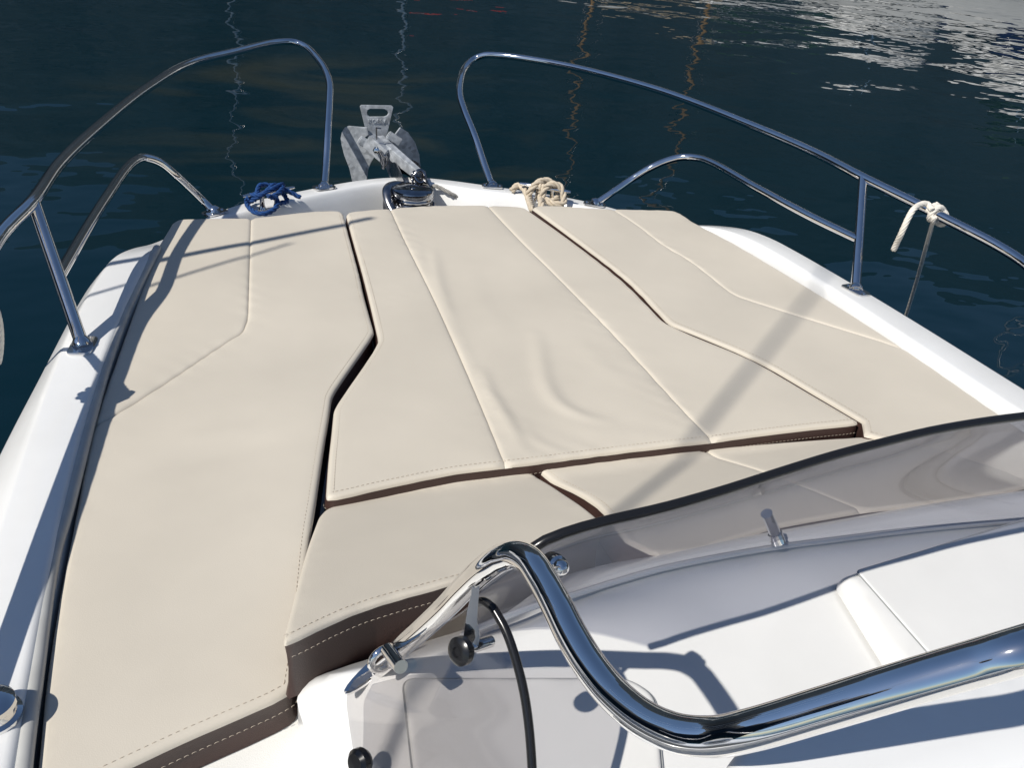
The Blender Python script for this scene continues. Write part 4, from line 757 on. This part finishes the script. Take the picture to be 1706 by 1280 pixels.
# ------------------------------------------------------------------ neighbours across the water
DARKBLUE = mat('navy gelcoat', (.012, .018, .07), .25, noise=(2, .1)); TEAK = mat('varnished wood', (.25, .15, .06), .4, noise=(3, .2)); SAILC = mat('tan canvas', (.45, .36, .24), .9, noise=(2, .15))
REDC = mat('red canvas', (.45, .03, .015), .8, noise=(2, .2)); GLASSD = mat('dark cabin window', (.01, .012, .015), .08); GREENP = mat('dark green cover', (.02, .05, .03), .8, noise=(2, .2))
def moored(x, y, head, L, B, hullm, label, kind='motor', mast=0, mastm=None, cover=None, cat_='boat', h=1.3, group='boats moored across the fairway'):
    o = empty('moored_boat', (x, y, WZ), label, cat_, group, aboard=False)
    ca, sa = math.cos(head), math.sin(head)
    W_ = lambda a, b, c: (x+a*ca-b*sa, y+a*sa+b*ca, WZ+c)
    ss = np.linspace(-.5, .5, 13); rows_ = []
    for side in (-1, 1):
        for zz, k in ((-.4, .55), (.1, .85), (.7*h/1.3, .96), (h, 1.)):
            rows_.append(np.array([W_(s*L+(.06*L*zz/h if s > .3 else 0), side*B/2*k*math.sqrt(max(0.0, 1-max(0, (s+.05)/.55)**2.4)), zz+(.35*max(0, s)**2*4*h/1.3 if zz > .5 else 0)) for s in ss]))
    a_ = rows_[:4]; b_ = rows_[4:][::-1]; loft('hull', a_+b_, hullm, o, auto=.9)
    def blk(name, x0, x1, wd, z0, z1, m, rake=.3, par=o):
        v = [W_(xx, s*wd/2*(.85 if zz == z1 else 1), zz) for zz, (xa, xb) in ((z0, (x0, x1)), (z1, (x0+rake*.4, x1-rake))) for xx in (xa, xb) for s in (-1, 1)]
        return bev(pyd(name, v, [(0, 1, 3, 2), (4, 6, 7, 5), (0, 2, 6, 4), (1, 5, 7, 3), (0, 4, 5, 1), (2, 3, 7, 6)], m, par, False), .05)
    if kind == 'motor':
        c = blk('cabin', -.25*L, .22*L, B*.75, h, h+1.0, GEL, .9); blk('window_band', -.23*L, .19*L, B*.77, h+.35, h+.75, GLASSD, .55, c)
        blk('flybridge', -.22*L, .08*L, B*.7, h+1.02, h+1.5, GEL, .5)
        if cover == 'raft':
            for q in (-.1, .3): tube('life_raft', [W_(.2*L+q*4, -.5, h+.25), W_(.2*L+q*4, .6, h+.25)], .16, REDC, o, seg=12)
        elif cover: blk('canopy', -.3*L, .0*L, B*.7, h+2.3, h+2.5, cover, .1)
        for s in (-1, 1): tube('canopy_pole', [W_(-.05*L, s*B*.3, h+1.4), W_(-.06*L, s*B*.3, h+2.35)], .03, CHROME, o, seg=8)
    else:
        c = blk('cabin', -.2*L, .2*L, B*.55, h, h+.45, GEL, .5); blk('window_band', -.17*L, .15*L, B*.56, h+.15, h+.33, GLASSD, .3, c)
        if cover: tube('sail_cover', cat([W_(.06*L, 0, h+1.35), W_(-.1*L, 0, h+1.4), W_(-.36*L, 0, h+1.3)], 6), .16, cover, o)
        tube('boom', [W_(.08*L, 0, h+1.2), W_(-.38*L, 0, h+1.15)], .05, ALU, o)
    if mast:
        tube('mast', [W_(.08*L, 0, h), W_(.075*L, 0, h+mast)], [.065, .05], mastm or ALU, o, seg=10)
        for s in (-1, 1): tube('shroud', [W_(.07*L, s*B*.45, h), W_(.075*L, 0, h+mast*.95)], .012, STEELDK, o, seg=6)
    return o
def pol(az, d): return d*math.sin(R(az)), d*math.cos(R(az))
for az, d, hd, L, B, hm, lab, kd, ms, mm_, cv, h in [
    (3, 30, 95, 8, 2.6, GEL, 'white sailing boat with bare thin mast moored ahead of the bow', 'sail', 11, ALU, None, 1.1),
    (13, 28, 80, 7, 2.5, GEL, 'white sailing boat with red sail cover moored right of the anchor', 'sail', 9, ALU, REDC, 1.1),
    (25, 30, 80, 10, 3, GEL, 'sailing yacht with varnished wooden mast and tan sail cover', 'sail', 14, TEAK, SAILC, 1.2),
    (32, 27, 70, 9, 3, GEL, 'sailing boat with green sail cover and wooden mast', 'sail', 12, TEAK, GREENP, 1.2),
    (39, 28, 60, 10, 3.4, GEL, 'white flybridge motor yacht with red life raft', 'motor', 0, None, 'raft', 1.1),
    (48, 26, 50, 10, 3.4, GEL, 'white flybridge motor yacht with green canopy', 'motor', 0, None, GREENP, 1.1),
    (57, 26, 40, 11, 3.4, DARKBLUE, 'navy hulled sailing yacht at the right end of the row', 'sail', 15, ALU, None, 1.4)]:
    x, y = pol(az, d); moored(x, y, R(hd-az*0+90), L, B, hm, lab, kd, ms, mm_, cv, h=h)
# unseen boat added to port to hold poles placed for their deck shadows
nbx = moored(-3.5, .6, R(93), 6.5, 2.4, GEL, 'unseen white boat added alongside to port to hold shadow-casting poles', 'sail', 0, None, None, h=.95, group=None)
def pole(name, a, b, r0, r1): tube(name, [tuple(TRIM @ Vector(a)), tuple(TRIM @ Vector(b))], [r0, r1], ALU, nbx, seg=10)
pole('shadow_pole', (-1.951, 2.0, -.6), (-1.947, 2.0, 2.0), .018, .013)  # unseen pole placed to cast the thin dark line over the pads
pole('shadow_pole', (-1.78, 1.70, .0), (-2.41, 1.74, 2.2), .008, .006)  # second unseen pole, raked, for the fainter shadow line
pole('shadow_spar', (-2.09, -.3, .8), (-3.9, -.02, 5.95), .011, .008)  # unseen spar added to cast the soft band on the starboard pad
# ------------------------------------------------------------------ set the boat and all it carries to its trim
bpy.context.view_layer.update()
for o in ABOARD:
    o.matrix_world = TRIM @ o.matrix_world
